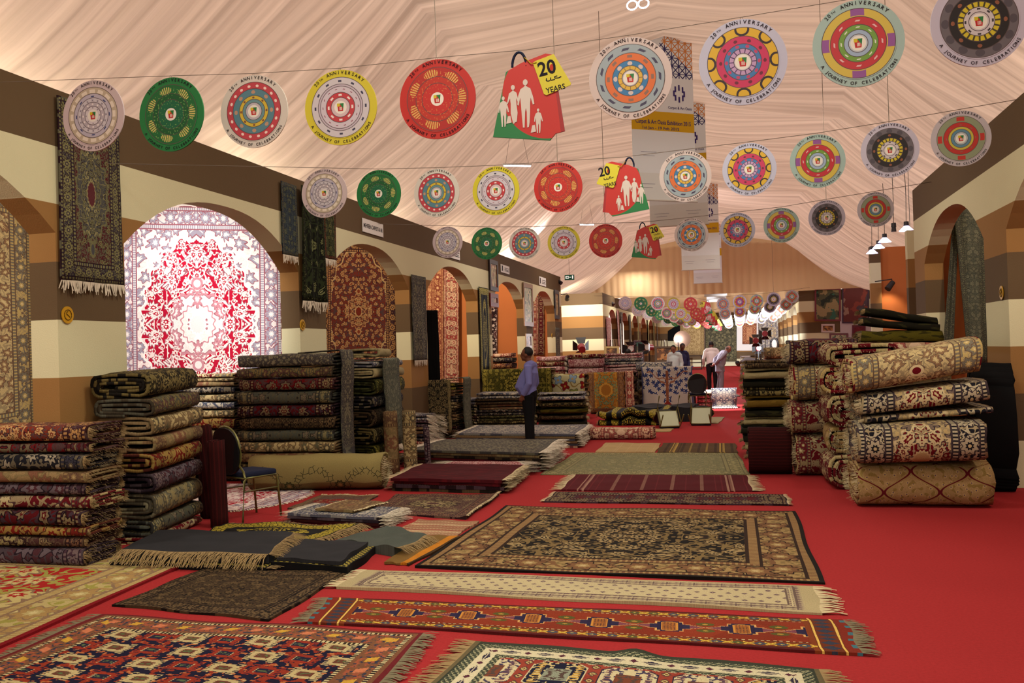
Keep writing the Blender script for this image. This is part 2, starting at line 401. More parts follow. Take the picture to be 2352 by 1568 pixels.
pl = mf.noise(X*.12, Y*4.5, 0, 1.6, 2.0)
c_ = mf.var('#dcc2a8', X, Y, .25, .04); M_TENT = mf.out(c_, (mf.noise(X*.10, Y*9, 0, 1.8, 2.0)), .02)
def see_through(mm, amt, col):
    nt = mm.node_tree; b = nt.nodes['Principled BSDF']; o_ = nt.nodes['Material Output']; t = nt.nodes.new('ShaderNodeBsdfTranslucent'); t.inputs['Color'].default_value = C(col)
    if amt > .4:  # tent lining: fold shade painted into the translucent colour as pleat noise
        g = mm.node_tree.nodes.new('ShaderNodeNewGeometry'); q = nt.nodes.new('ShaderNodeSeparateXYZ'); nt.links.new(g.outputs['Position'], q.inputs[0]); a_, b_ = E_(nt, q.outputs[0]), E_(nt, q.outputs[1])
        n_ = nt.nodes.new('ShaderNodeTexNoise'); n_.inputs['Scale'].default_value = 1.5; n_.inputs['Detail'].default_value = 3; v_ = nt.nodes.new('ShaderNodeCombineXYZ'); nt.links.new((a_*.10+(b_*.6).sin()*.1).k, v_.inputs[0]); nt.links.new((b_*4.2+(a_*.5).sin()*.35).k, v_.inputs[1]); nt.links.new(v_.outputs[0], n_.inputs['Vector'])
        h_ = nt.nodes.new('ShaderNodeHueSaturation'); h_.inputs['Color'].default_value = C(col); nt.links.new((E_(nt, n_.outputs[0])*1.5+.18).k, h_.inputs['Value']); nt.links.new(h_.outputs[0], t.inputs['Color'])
    x = nt.nodes.new('ShaderNodeMixShader'); x.inputs[0].default_value = amt; nt.links.new(b.outputs[0], x.inputs[1]); nt.links.new(t.outputs[0], x.inputs[2]); nt.links.new(x.outputs[0], o_.inputs[0])
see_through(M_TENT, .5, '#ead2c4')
mf = Mat('pleated_curtain', .95, .05); X, Y, Z = mf.pos(); M_CURT = mf.out(mf.var('#c2a47e', X*3, Z*.1, 1.4, .08)); see_through(M_CURT, .35, '#d8b890')
# ---------------------------------------------------------------- setting
XL, XR, TH_ = -5.69, 2.80, .27
mk('floor', [(-16, -8, 0), (12, -8, 0), (12, 78, 0), (-16, 78, 0)], [(0, 1, 2, 3)], M_FLOOR)['kind'] = 'structure'
def arch(s): return 2.75+.62*max(0, 1-abs(s)**2.4)
def wall(name, x0, sgn, y0, y1, opens, mat=None, top=4.0, th=TH_):
    """a board wall along Y with pointed arch openings; x0 is the aisle face, sgn the side the booths lie on"""
    ys = {y0, y1}
    for a, b in opens:
        for k in range(21): ys.add(min(max(a+(b-a)*k/20, y0), y1))
    ys = sorted(ys); vs, fs = [], []; x1 = x0+sgn*th
    def low(y):
        for a, b in opens:
            if a-1e-6 <= y <= b+1e-6: return arch((y-(a+b)/2)/((b-a)/2)), True
        return 0.0, False
    def quad(*p): k = len(vs); vs.extend(p); fs.append((k, k+1, k+2, k+3))
    for a, b in zip(ys, ys[1:]):
        mid = (a+b)/2; inside = low(mid)[1]
        za, zb = (low(a)[0], low(b)[0]) if inside else (0, 0)
        for x in (x0, x1): quad((x, a, za), (x, b, zb), (x, b, top), (x, a, top))
        quad((x0, a, top), (x0, b, top), (x1, b, top), (x1, a, top))
        if inside: quad((x0, a, za), (x1, a, za), (x1, b, zb), (x0, b, zb))
    for a, b in opens:
        for e in (a, b):
            if y0 < e < y1 or e in (y0, y1): quad((x0, e, 0), (x1, e, 0), (x1, e, 2.75), (x0, e, 2.75))
    for e in (y0, y1): quad((x0, e, 0), (x1, e, 0), (x1, e, top), (x0, e, top))
    o = mk(name, vs, fs, mat or M_WALL); o['kind'] = 'structure'; return o
PER = 4.54
wall('wall_left', XL, -1, -4.0, 30.9, [(3.4+PER*k-4.54, 7.0+PER*k-4.54) for k in (0,)]+[(7.0+4.5*k-3.6, 7.0+4.5*k) for k in (0,)]+[(7.93, 11.62), (12.45, 15.98), (16.92, 20.52), (21.75, 25.5), (26.35, 29.75)])
wall('wall_right', XR, 1, -4.0, 16.35, [(-1.8, 1.8), (2.8, 6.5), (7.3, 11.0), (11.95, 15.55)])
wall('wall_left_far', XL, -1, 40.8, 71, [(42.3, 45.6), (47, 50.6), (52, 55.6), (57, 60.6), (62, 65.6)], M_FAR)
wall('wall_right_far', XR, 1, 46.3, 71, [(48, 51.6), (53.2, 57), (58.5, 62), (64, 67.5)], M_FAR)
def slab(name, x0, x1, y0, y1, z0, z1, mat):
    bm = bmesh.new(); box(bm, (x0+x1)/2, (y0+y1)/2, (z0+z1)/2, abs(x1-x0), abs(y1-y0), z1-z0); o = frombm(name, bm, mat); o['kind'] = 'structure'; return o
slab('wall_left_return', -9.9, XL-TH_, 40.8, 41.1, 0, 4, M_FAR)
slab('wall_right_return', XR+TH_, 8.5, 46.3, 46.6, 0, 4, M_FAR)
slab('wall_back_far', -8, 6, 71, 71.3, 0, 4, M_FAR)
for i, yy in enumerate((3.0, 7.42, 12.0, 16.42, 21.1, 25.9, 30.75)):
    slab('wall_partition', -10.2, XL-TH_, yy, yy+.1, 0, 3.98, M_ORANGE if i != 2 else plain('white_partition', '#cfc8c0'))
slab('wall_booth_back', -10.3, -10.2, -4, 31, 0, 3.98, M_ORANGE)
for yy in (7.0, 11.42, 15.95): slab('wall_partition', XR+TH_, 7.3, yy, yy+.1, 0, 3.98, M_ORANGE)
slab('wall_booth_back_right', 7.3, 7.4, -4, 16, 0, 3.98, M_ORANGE)
slab('wall_cross_right', 2.9, 4.1, 17.6, 17.8, 0, 3.5, M_WALL)
slab('wall_cross_back', 3.35, 5.8, 25.0, 25.2, 0, 3.9, M_ORANGE)
slab('wall_cross_stub', 3.2, 3.45, 24.7, 24.9, 0, 3.9, M_WALL)
# tent lining: side slopes, middle swag, scallops between frames every 4.6 m
def lining(x, y):
    f = ((y-1.2)/4.7) % 1.0; sw = math.sin(PI*f)**.8
    if x < -4.2: s = (x+8.4)/4.2; z = 3.55+2.5*(s*.75+.25*s*s)-.30*sw*math.sin(PI*min(1, max(0, s)))
    elif x > 2.1: s = (6.3-x)/4.2; z = 3.55+2.5*(s*.75+.25*s*s)-.30*sw*math.sin(PI*min(1, max(0, s)))
    else: s = (x+4.2)/6.3; z = 6.05+.75*(1-abs(2*s-1))-.10*math.sin(PI*s)
    cusp = max(0, 1-abs(x+4.2)/2.2)+max(0, 1-abs(x-2.1)/2.2)
    z += .28*sw*cusp+.16*sw
    R_ = math.sin(y*19+.5*math.sin(x*.7))*.5+math.sin(y*31.7+1.3+.3*x)*.35+math.sin(y*8.3+x*.2)*.5
    return z+.022*R_
def grid(name, xs, ys, f, mat):
    vs = [(x, y, f(x, y)) for y in ys for x in xs]; n = len(xs); fs = [(j*n+i, j*n+i+1, j*n+n+i+1, j*n+n+i) for j in range(len(ys)-1) for i in range(n-1)]
    o = mk(name, vs, fs, mat, smooth=True); o['kind'] = 'structure'; return o
xs = [-8.4+4.2*i/10 for i in range(10)]+[-4.2+6.3*i/18 for i in range(18)]+[2.1+4.2*i/10 for i in range(11)]
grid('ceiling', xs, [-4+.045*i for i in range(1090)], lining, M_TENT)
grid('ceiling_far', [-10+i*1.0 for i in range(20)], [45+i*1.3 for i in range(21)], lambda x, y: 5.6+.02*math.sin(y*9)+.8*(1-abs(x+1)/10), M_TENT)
def pleats(name, y, x0, x1, ztop, zbot):
    vs, fs = [], []; n = int((x1-x0)/.05)
    for i in range(n+1):
        x = x0+(x1-x0)*i/n; yy = y-.05*abs(math.sin(x*9+.6*math.sin(x*2.3)))
        zt = ztop(x); vs += [(x, yy, zbot(x) if callable(zbot) else zbot), (x, yy, zt)]
    for i in range(n): fs.append((2*i, 2*i+2, 2*i+3, 2*i+1))
    o = mk(name, vs, fs, M_CURT, smooth=True); o['kind'] = 'structure'; return o
pleats('trim_end_curtain', 45.0, -8.4, 6.3, lambda x: lining(x, 45.0)+.05, 3.95)
pleats('trim_back_curtain', 70.8, -8.5, 6.5, lambda x: 6.6, 3.9)
pleats('trim_side_curtain', 39.5, -12, -8.3, lambda x: 3.7, 3.0)
# tan boards that close the tent sides behind the booths
slab('wall_tent_left', -13.2, -13.1, -4, 74, 0, 3.4, M_CURT)
slab('wall_tent_right', 10.0, 10.1, -4, 74, 0, 3.4, M_CURT)
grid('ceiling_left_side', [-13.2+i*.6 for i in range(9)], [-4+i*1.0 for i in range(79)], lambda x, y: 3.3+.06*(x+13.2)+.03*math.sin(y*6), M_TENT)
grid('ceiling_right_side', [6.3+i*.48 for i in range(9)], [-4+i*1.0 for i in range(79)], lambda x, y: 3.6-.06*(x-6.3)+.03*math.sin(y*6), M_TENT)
# ---------------------------------------------------------------- carpet materials
R = {}
R['blackgold'] = rug('carpet_black_gold', '#14110e', '#8a7650', '#6d5a38', '#8b734a', '#6a4a30', '#2a1c14', '#a59168', .48, 4.6, val=.62, seed=2.0, amt=.16, dens=.28, stripe='#16120f', guardn=14)
R['redblue'] = rug('carpet_wine_slate', '#522428', '#77744f', '#5c5a48', '#38303a', '#7a7650', '#2b1a20', '#8e875f', .17, 13, med=(.20, .40, '#4a4a4c', '#6f6c4c'), medc='#5a2c30', seed=1.0)
R['whitered'] = rug('carpet_white_red', '#a00f2c', '#dcd0cc', '#d8c8c4', '#cfc6c4', '#8f8a98', '#8a5560', '#e6ded8', .33, 5.0, val=.65, med=(.42, .46, '#d9cfcd', '#b07a84'), medc='#cfc6c6', seed=4.0, amt=.08, dens=.34, lth=.20, span=('#ddd2cd', .93))
R['rust'] = rug('carpet_rust', '#6e2a1d', '#b08a5c', '#4e3a3a', '#40262a', '#a87e4e', '#33191a', '#b79a6a', .22, 10, med=(.22, .3, '#7a3a24', '#b08a5c'), seed=5.0, span=('#5a2a24', 1.05))
R['peach'] = rug('carpet_peach', '#c79a70', '#8a4a38', '#a4744e', '#b98c62', '#7c3f32', '#7a4534', '#dcb98c', .30, 12, val=.65, seed=6.0, amt=.1)
R['pinkcream'] = rug('carpet_pink_cream', '#bfa58a', '#8e5248', '#a08268', '#8c3a36', '#c0a284', '#6b3a38', '#c8b294', .26, 4, val=.65, seed=7.0, amt=.12)
R['beige'] = rug('carpet_beige_floral', '#77683f', '#5c3f3a', '#4c4a3e', '#6d5f3c', '#574038', '#3a3328', '#8f8256', .16, 8, seed=8.0)
R['beige2'] = rug('carpet_pale_beige', '#8d7f58', '#6d6a58', '#777058', '#7f7250', '#5b5547', '#4b4538', '#a89a70', .2, 6, seed=9.0)
R['red'] = rug('carpet_red', '#661216', '#6a5c46', '#4a3434', '#4d1a1e', '#7a6a4c', '#2e1216', '#8c7a58', .2, 6, seed=10.0)
R['red2'] = rug('carpet_deep_red', '#500f14', '#73634a', '#3c2c34', '#3b1418', '#7c6c50', '#1d0e12', '#9b8a62', .22, 5, seed=11.0, dens=.25)
R['slate'] = rug('carpet_slate', '#53503f', '#6e6250', '#4a4d44', '#46453c', '#79704e', '#2b2a28', '#7f785c', .2, 6.5, seed=12.0)
R['navy'] = rug('carpet_navy', '#1b1b20', '#8d8370', '#605848', '#5b5140', '#33303a', '#191820', '#a39a7e', .2, 6.0, seed=13.0, dens=.34)
R['brown'] = rug('carpet_dark_brown', '#33271c', '#57462f', '#463826', '#2b2119', '#5c4a33', '#1a130e', '#6b5a3c', .14, 9, seed=14.0, amt=.14, q=.012)
R['cream'] = rug('carpet_cream', '#a8976c', '#54503c', '#6d5b40', '#9d8c62', '#4b4436', '#6d5a3e', '#b5a67c', .2, 5, val=.65, seed=15.0, dens=.22, amt=.12)
R['camel'] = rug('carpet_camel', '#8b7450', '#77503c', '#7b6a48', '#846c48', '#5e4636', '#6a5238', '#9d8860', .2, 5.5, seed=16.0, amt=.12)
R['gold'] = rug('carpet_gold_green', '#5f5b31', '#8f8346', '#3a3d20', '#767032', '#3b3a1e', '#23220f', '#a29648', .16, 8, seed=17.0, med=(.16, .2, '#8c8238', '#3a3d20'))
R['green'] = rug('carpet_moss', '#4d4a2c', '#6e6a44', '#2c2c1a', '#3f3c24', '#7a744c', '#191a10', '#8b8458', .15, 8, seed=18.0)
R['darkgold'] = rug('carpet_dark_gold', '#26221a', '#7a6c42', '#5e5230', '#6b5f3a', '#2e281a', '#181410', '#8b7c4c', .2, 7, seed=19.0, dens=.4)
R['redgold'] = rug('carpet_red_gold', '#6e1a14', '#94773f', '#866a38', '#7a6234', '#6a1f18', '#47201a', '#a5884c', .18, 6, seed=20.0, dens=.42)
R['plum'] = rug('carpet_plum', '#4a2a30', '#60545a', '#453a40', '#45303a', '#6d5c5c', '#251a22', '#6f6468', .18, 5, seed=21.0, dens=.4)
R['maroonbrown'] = rug('carpet_maroon_brown', '#4b2f2c', '#7c6a4c', '#5d4a3c', '#3f2a2c', '#7c5a44', '#2b1a1c', '#8e7c5c', .16, 9, seed=22.0, med=(.28, .2, '#8f8258', '#33201f'))
R['creamred'] = rug('carpet_cream_crimson', '#b19f72', '#7d6248', '#8f8060', '#a8945f', '#6a6456', '#5c4a3c', '#bfae82', .24, 7.5, val=.66, seed=23.0, med=(.30, .26, '#5e0f18', '#c0b088'), amt=.08, stripe=('#a8945f', '#5e0f18'))
R['creamnavy'] = rug('carpet_cream_navy', '#a89265', '#6e5e52', '#8f7f60', '#18181f', '#a59a80', '#3a3034', '#b8a67a', .30, 7.0, val=.62, seed=24.0, med=(.26, .30, '#5f0f18', '#b9a880'), amt=.08, dens=.34)
R['crimson'] = rug('carpet_crimson_bloom', '#571018', '#a99b74', '#8b7a5c', '#8d7d58', '#5e1820', '#4a3030', '#bdb08a', .16, 5.0, val=.6, seed=25.0, dens=.36, amt=.1, lth=.15, stripe=('#a39468', '#571018'))
R['whitepink'] = rug('carpet_white_pink', '#c2a9a0', '#8d5a5e', '#b0908c', '#b8948e', '#7c2c38', '#8a5c60', '#d6c4bc', .14, 9, val=.65, seed=26.0, amt=.1)
R['whiteblue'] = rug('carpet_white_blue', '#b5ad9a', '#4a5060', '#7c7a78', '#a09a88', '#4a4a5c', '#4c4c58', '#c4bca8', .12, 7, seed=27.0)
R['sage'] = rug('carpet_sage', '#67664b', '#8b8662', '#76724f', '#8b845c', '#6c6848', '#5c5840', '#a39c70', .26, 6.5, val=.65, seed=28.0, amt=.12, dens=.2)
R['shadowgreen'] = rug('carpet_grey_green', '#5e5f50', '#747460', '#4c5046', '#66664f', '#4c4a42', '#3a3c34', '#7d7c68', .08, 12, seed=29.0)
R['greyflor'] = rug('carpet_grey_floral', '#7c7660', '#4a4644', '#5c5a4c', '#6d6854', '#4c4848', '#3c3a3a', '#908a70', .09, 9, seed=30.0, dens=.4)
R['olive'] = rug('carpet_olive', '#4b4718', '#7a7030', '#302f12', '#5a5420', '#8a7e34', '#1d1d0c', '#a0923c', .13, 9, seed=31.0, med=(.3, .22, '#8f8236', '#302f12'))
R['orangeoval'] = rug('carpet_orange_oval', '#8a5a22', '#4e5430', '#a5702c', '#6d4638', '#8b6a48', '#4a2a1c', '#b08438', .16, 8, seed=32.0, med=(.45, .5, '#9a6424', '#6d8058'))
R['stage'] = rug('carpet_far_grey', '#5d5a44', '#7c7656', '#3a3a30', '#55513e', '#787252', '#2a2a24', '#8b8562', .2, 4, seed=33.0)
R['farwhite'] = rug('carpet_far_white', '#9a948a', '#6a6470', '#b8ae98', '#57535c', '#a89c84', '#4c4850', '#c4b696', .3, 5, val=.65, seed=34.0, med=(.35, .45, '#c2a468', '#7a7074'))
R['cremearch'] = rug('carpet_far_cream', '#b09a6c', '#8c744c', '#a08a5c', '#9c865a', '#7c6644', '#85704a', '#c0ac7c', .28, 4, val=.65, seed=35.0, amt=.08)
R['bigred'] = rug('carpet_red_cream_border', '#8c1d1c', '#a89a66', '#85803f', '#a09262', '#8f7448', '#77604a', '#b4a778', .55, 2.8, val=.70, seed=36.0, dens=.30, amt=.1, stripe='#6d1018')
# dark solid piles
def solid(name, col, x2=None, stripes=0):
    m = Mat(name); x, y, _ = m.uv(); c = m.var(col, x, y, 4, .22)
    if stripes: c = m.mix((y*stripes+m.noise(x, y, 0, 6)*.4).fr().lt(.3), c, x2)
    elif x2: c = m.mix(m.noise(x*1.0, y*5, 0, 5, 2.0).gt(.55), c, x2)
    return m.out(knots(m, c, x, y))
R['wine'] = solid('carpet_wine_solid', '#3c0c12', '#4d1016'); R['mahogany'] = solid('carpet_mahogany', '#2a0c0c', '#3a1010', 26)
R['shag'] = solid('carpet_black_shag', '#1a1810', '#2c2a16'); R['shaggold'] = solid('carpet_ochre_shag', '#5d4718', '#6d5620'); R['shaggreen'] = solid('carpet_green_shag', '#4a4312', '#2c280c')
R['palepile'] = solid('carpet_pale_back', '#8b7f5c', '#7c704e'); R['charcoal'] = solid('velvet_charcoal', '#27272a'); R['bluegrey'] = solid('velvet_blue_grey', '#434842')
R['velvet'] = solid('velvet_black', '#0e0e0f')
# maroon flat-weave with thin stripes
def kilim(name, base, s1, s2, n=9, w_=.06, axis=0):
    m = Mat(name); x, y, _ = m.uv(); hx, hy, _ = m.uv('Size'); t = x if axis == 0 else y; u_ = y if axis == 0 else x
    e = (hx-x.abs()) if axis == 0 else (hy-y.abs())
    c = m.mix((t*n).fr().lt(w_*n*.2), base, s1); c = m.mix(((t*n+.5).fr().lt(.12)) & ((u_*30).fr().lt(.5)), c, s2)
    c = m.mix(e.near(.25, .012), c, s2); c = m.mix(e.near(.31, .008), c, s1); c = m.mix(e.near(.19, .008), c, s2)
    return m.out(knots(m, m.var(c, x, y, 3, .2), x, y))
R['maroonweave'] = kilim('carpet_maroon_weave', '#4a1017', '#5a1a20', '#8b6a5a', 3)
R['goldweave'] = kilim('kilim_brown_gold', '#4b3820', '#382818', '#9a7f3c', 4, .2); R['tanweave'] = kilim('carpet_tan_plain', '#a18a5e', '#a8926a', '#a08a60', 5)
R['redkilim'] = kilim('kilim_red_beige', '#8a6a50', '#7a1c20', '#b09a78', 9, .05, 1)
m = Mat('kilim_tan_orange_edge'); x, y, _ = m.uv(); hx, hy, _ = m.uv('Size'); c = m.mix((hx-x).lt(.10), '#6a5028', '#a86a1c'); c = m.mix((hx-x).lt(.03), c, '#3a2a18'); R['orangeedge'] = m.out(knots(m, m.var(c, x, y, 6, .3), x, y))
# pale spotted runner
m = Mat('runner_beige_spotted'); x, y, _ = m.uv(); hx, hy, _ = m.uv('Size'); d = (hx-x.abs()-.06).min(hy-y.abs()); dl = (hx-x.abs())
cx, cy = x/.10, y/.072; row = cy.floor(); off = (row*.5).fr(); px = ((cx+off).fr()-.5).abs(); py = (cy.fr()-.5).abs()
c = m.mix((px*1.2+py).lt(.26), '#a89b78', '#55424a'); c = m.mix((px*1.2+py).lt(.10), c, '#8b7a68')
b1 = m.mix((((x*22).fr()-.5).abs()+((y*26).fr()-.5).abs()).lt(.38), '#94866a', '#6a5652'); b1 = m.mix((x*11).fr().lt(.12), b1, '#5c4a4a')
c = m.mix(d.lt(.125), c, b1); c = m.mix(d.near(.125, .006), c, '#5c4c44'); c = m.mix(d.near(.10, .005), c, '#a89b78'); c = m.mix(d.near(.07, .006), c, '#5c4c44'); c = m.mix(d.lt(.035), c, '#9c8f6c')
R['spotrunner'] = m.out(knots(m, m.var(c, x, y, 2, .12), x, y))
# rust runner with dark blue stepped medallions
m = Mat('runner_rust_medallions'); x, y, _ = m.uv(); hx, hy, _ = m.uv('Size'); q = .006; x = (x/q).floor()*q; y = (y/q).floor()*q; ax, ay = x.abs(), y.abs()
P_ = .405; p = ((x/P_).fr()-.5)*P_; ap = p.abs()
base = m.mix(m.noise(x, y, 0, 3).gt(.55), '#772d19', '#6e2816')
spike = (ap*.55+ay*1.5).lt(.112); body = (ap.lt(.072) & (ay+ap*.12).lt(.088)) | (ap.lt(.055) & ay.lt(.1)); arm = ap.lt(.115) & ay.lt(.040) & ap.gt(.05)
out_ = (ap*.55+ay*1.5).lt(.120) | (ap.lt(.080) & ay.lt(.096)) | (ap.lt(.123) & ay.lt(.048))
c = m.mix(out_, base, '#b98f54'); c = m.mix(spike, c, '#6b3a44'); c = m.mix(arm, c, '#26203a'); c = m.mix(body, c, '#221c36')
c = m.mix(ap.lt(.048) & (ay+ap*.3).lt(.090), c, '#b07a34'); c = m.mix(ap.lt(.040) & ay.lt(.075), c, '#8a5426')
c = m.mix((ap.lt(.034) & ay.lt(.068)) & (((p*55).fr()-.5).abs()+((y*40).fr()-.5).abs()).lt(.32), c, '#2a1c28')
pb = ((x/P_+.5).fr()-.5)*P_; dg = hyp(pb/.052, (ay-.062)/.030); c = m.mix(dg.lt(1.0), c, '#4a4a22'); c = m.mix(dg.lt(.35), c, '#9a7a34')
d = hy-ay; t = x; tb = ((t/.115).fr()-.5)*.115; s = d-.058
bc = m.mix(m.noise((t/.115).floor(), 0, 0, 3.3).gt(.5), '#39404c', '#454a28'); bd_ = m.mix(((tb.abs()/.04)+(s.abs()/.028)).lt(1.0), '#6d3418', bc)
xx = (tb.abs()-.0575+.0); cross = ((xx.abs()*.62-s.abs()).abs().lt(.007)) & xx.abs().lt(.030); bd_ = m.mix(cross, bd_, '#b59a3c')
bd_ = m.mix((tb.abs()/.012+s.abs()/.008).lt(1.0), bd_, '#a89048')
c = m.mix(d.lt(.105), c, bd_); c = m.mix(d.near(.107, .004) & (t*30).fr().lt(.5), c, '#d0bb8c'); c = m.mix(d.near(.100, .003), c, '#2a1c1c'); c = m.mix(d.near(.020, .003), c, '#2a1c1c'); c = m.mix(d.lt(.016), c, '#4a1516')
e = hx-ax; c = m.mix(e.lt(.24), c, bd_); eb = m.mix(((((y/.07).fr()-.5).abs()/.42)+((e-.14).abs()/.05)).lt(1.0), '#5c2a18', '#2d3240'); c = m.mix(e.lt(.21), c, eb); c = m.mix(e.near(.20, .006), c, '#c0a050'); c = m.mix(e.near(.08, .006), c, '#c0a050'); c = m.mix(e.lt(.065), c, '#6d2418'); c = m.mix(e.lt(.03) & (y*9).fr().lt(.4), c, '#39606a')
R['rustrunner'] = m.out(knots(m, m.var(c, x, y, 2, .12), x, y))
# navy field with cream and red beasts
m = Mat('carpet_navy_lattice'); x, y, _ = m.uv(); hx, hy, _ = m.uv('Size'); q = .009; x = (x/q).floor()*q; y = (y/q).floor()*q; ax, ay = x.abs(), y.abs()
cw, ch = .47, .215; row = (y/ch).floor(); off = (row*.5).fr(); gx = x/cw+off*.5; col_ = (gx*2).floor(); par = (col_*.5).fr().gt(.25)
p = ((gx*2).fr()-.5)*cw*.5; s = ((y/ch).fr()-.5)*ch; s = s+p*.12; ap, as_ = p.abs(), s.abs()
nz = m.noise(x, y, 0, 16, 0.0)
c = m.mix(nz.gt(.60), '#14142a', '#7c2c1c'); c = m.mix(m.noise(x, y, 3, 30, 0.0).gt(.64), c, '#a0603a')
jag = (ap.gt(.055)) & (((s*42+.3).fr()).lt(.55)) & ap.lt(.098) & as_.lt(.078)
bod = (ap.lt(.076) & as_.lt(.052)) | (ap.lt(.050) & as_.lt(.062)) | jag
c = m.mix((ap.lt(.086) & as_.lt(.064)), c, '#17172a')
bcol = m.mix(par, '#7f2b1c', '#a6976c'); c = m.mix(bod, c, bcol)
ic = m.mix(par, '#1d1c30', '#5a3428'); c = m.mix(ap.lt(.050) & as_.lt(.030), c, ic); c = m.mix((ap.near(.048, .005) & as_.lt(.034)) & (s*60).fr().lt(.5), c, '#a89c74')
c = m.mix((ap.lt(.030) & as_.lt(.014)) & m.noise(x, y, 5, 40, 0.0).gt(.5), c, '#4d5c3c')
dx, dy = hx-ax, hy-ay; d = dx.min(dy); t = m.sep(m.mix(dx.lt(dy), m.vec(x, 0, 0), m.vec(y, 0, 0)))[0]
k = (t/.17).floor(); kt = ((t/.17).fr()-.5)*.17; ks = d-.155
bb = m.mix(m.noise(x, y, 1, 26, 0.0).gt(.55), '#6a4630', '#8a4a34'); bb = m.mix(m.noise(x, y, 8, 34, 0.0).gt(.62), bb, '#2c3040')
kc = m.mix((k*.5).fr().gt(.25), '#b06a4a', '#b08a34'); bb = m.mix((kt+ks*.5).abs().lt(.032) & ks.abs().lt(.030), bb, kc)
gg = m.mix((t*34).fr().lt(.5), '#b3a67c', '#2a221c')
c = m.mix(d.lt(.29), c, '#17172a'); c = m.mix(d.lt(.285), c, gg); c = m.mix(d.lt(.255), c, '#6a4630'); c = m.mix(d.lt(.235), c, bb); c = m.mix(d.lt(.085), c, gg); c = m.mix(d.lt(.058), c, '#6a4630'); c = m.mix(d.lt(.03), c, '#5c1c20')
R['navylattice'] = m.out(knots(m, m.var(c, x, y, 2, .12), x, y))
# red field with dark and pale octagon panels and white border
m = Mat('carpet_octagon_panels'); x, y, _ = m.uv(); hx, hy, _ = m.uv('Size'); q = .007; x = (x/q).floor()*q; y = (y/q).floor()*q; ax, ay = x.abs(), y.abs()
dx, dy = hx-ax, hy-ay; d = dx.min(dy)
pw, phh = .37, .47; gx, gy = x/pw+.5, (y-(.0))/phh; ix = gx.floor(); p = (gx.fr()-.5)*pw; s = (gy.fr()-.5)*phh; ap, as_ = p.abs(), s.abs()
dark = ix.abs().gt(1.5)|(ix.abs().lt(-1)); dark = (ix.lt(-.5) & ix.gt(-1.5)) | ix.gt(1.5)
base = m.mix(m.noise(x, y, 0, 4).gt(.5), '#84382a', '#7c3226')
oc = (ap.lt(.145) & as_.lt(.17)) & (ap+as_).lt(.265); oo = (ap.lt(.152) & as_.lt(.177)) & (ap+as_).lt(.276)
pc = m.mix(dark, '#b5aa86', '#16182c'); fc = m.mix(dark, '#35304a', '#b0a070')
c = base
sx_, sy_ = ((x/.085).fr()-.5)*.085, ((as_-.200))
fl1 = ((sx_.abs()-.0).lt(.020) & sy_.abs().lt(.016)) & (((sx_.abs()-sy_.abs()).abs().lt(.005)) | sx_.abs().lt(.004) | sy_.abs().lt(.003)); c = m.mix(fl1, c, '#a8a98a')
dm = (ap-.185).abs()*1.4+((s/.10).fr()-.5).abs()*.10; c = m.mix(dm.lt(.040), c, '#4a3030'); c = m.mix(dm.lt(.026), c, '#a89c62'); c = m.mix(dm.lt(.012), c, '#5c2424')
c = m.mix(oo, c, m.mix(dark, '#2a2030', '#b0a884')); c = m.mix(oc, c, pc)
bits = (m.noise(ap*1.0, s, 0, 34, 0.0).gt(.56)) & oc; c = m.mix(bits & (ap.gt(.02)), c, fc)
comb = (oc & (s*34).fr().lt(.4)) & (ap.gt(.085) & ap.lt(.125)); c = m.mix(comb, c, m.mix(dark, '#6d4a4a', '#b08a3c'))
c = m.mix(ap.lt(.070) & as_.lt(.085), c, m.mix(dark, '#6a3a28', '#7c8270')); c = m.mix((ap.lt(.062) & as_.lt(.077)) & m.noise(ap, as_, 2, 40, 0.0).gt(.53), c, '#4a3a34')
t = m.sep(m.mix(dx.lt(dy), m.vec(x, 0, 0), m.vec(y, 0, 0)))[0]
s2 = d-.145; kt = ((t/.20).fr()-.5)*.20; k2 = ((t/.20+.5).fr()-.5)*.20
wb = m.mix((kt.abs()*.35+s2.abs()).lt(.022) & kt.abs().lt(.062), '#b8b092', '#2a2438'); wb = m.mix(s2.abs().lt(.0045) & kt.abs().lt(.055), wb, '#a8a088'); wb = m.mix((k2.abs()+s2.abs()*1.1).lt(.024), wb, '#4a2230')
g2 = m.mix((((t*22+d*30).fr()-.5).abs()).lt(.2), '#3f4638', '#8c8a6c'); g2 = m.mix(((t*22-d*30).fr()-.5).abs().lt(.10), g2, '#1a1c1a')
c = m.mix(d.lt(.235), c, g2); c = m.mix(d.lt(.19), c, wb); c = m.mix(d.lt(.10), c, g2); c = m.mix(d.lt(.045), c, '#30342a')
c = m.mix(dx.lt(.03), c, '#5a5038')
R['octagon'] = m.out(knots(m, m.var(c, x, y, 2, .10), x, y))
# ochre net of ogival leaves with crimson outline
m = Mat('carpet_ogee_ochre'); x, y, _ = m.uv(); pw = .25; ph_ = .36
u_ = x/pw; ww = (y*(2*PI/ph_)).cos()*.47; k0 = u_.floor(); s0 = ((k0*.5).fr()*4-1)   # -1 or +1
d0 = u_-k0+s0*ww; d1 = (u_-k0-1)-s0*ww; dl_ = d0.abs().min(d1.abs()); l1 = dl_.lt(.045); l2 = dl_.lt(.13); side = (d0*d1).lt(0)
c = m.mix(side, '#8c744c', '#927a52'); c = m.mix(l2, c, '#8b764a')
dd, cc, pp = m.voro(x, y, 0, 16, .8); c = m.mix(dd.lt(.25) & (l2.inv()), c, '#a08a5c'); c = m.mix(dd.lt(.1) & (l2.inv()), c, '#5a4450')
c = m.mix(m.noise(x, y, 0, 22, 0.0).gt(.62) & (l2.inv()), c, '#7a6638'); c = m.mix(l1, c, '#55131a'); R['ogee'] = m.out(knots(m, m.var(c, x, y, 2, .10), x, y))
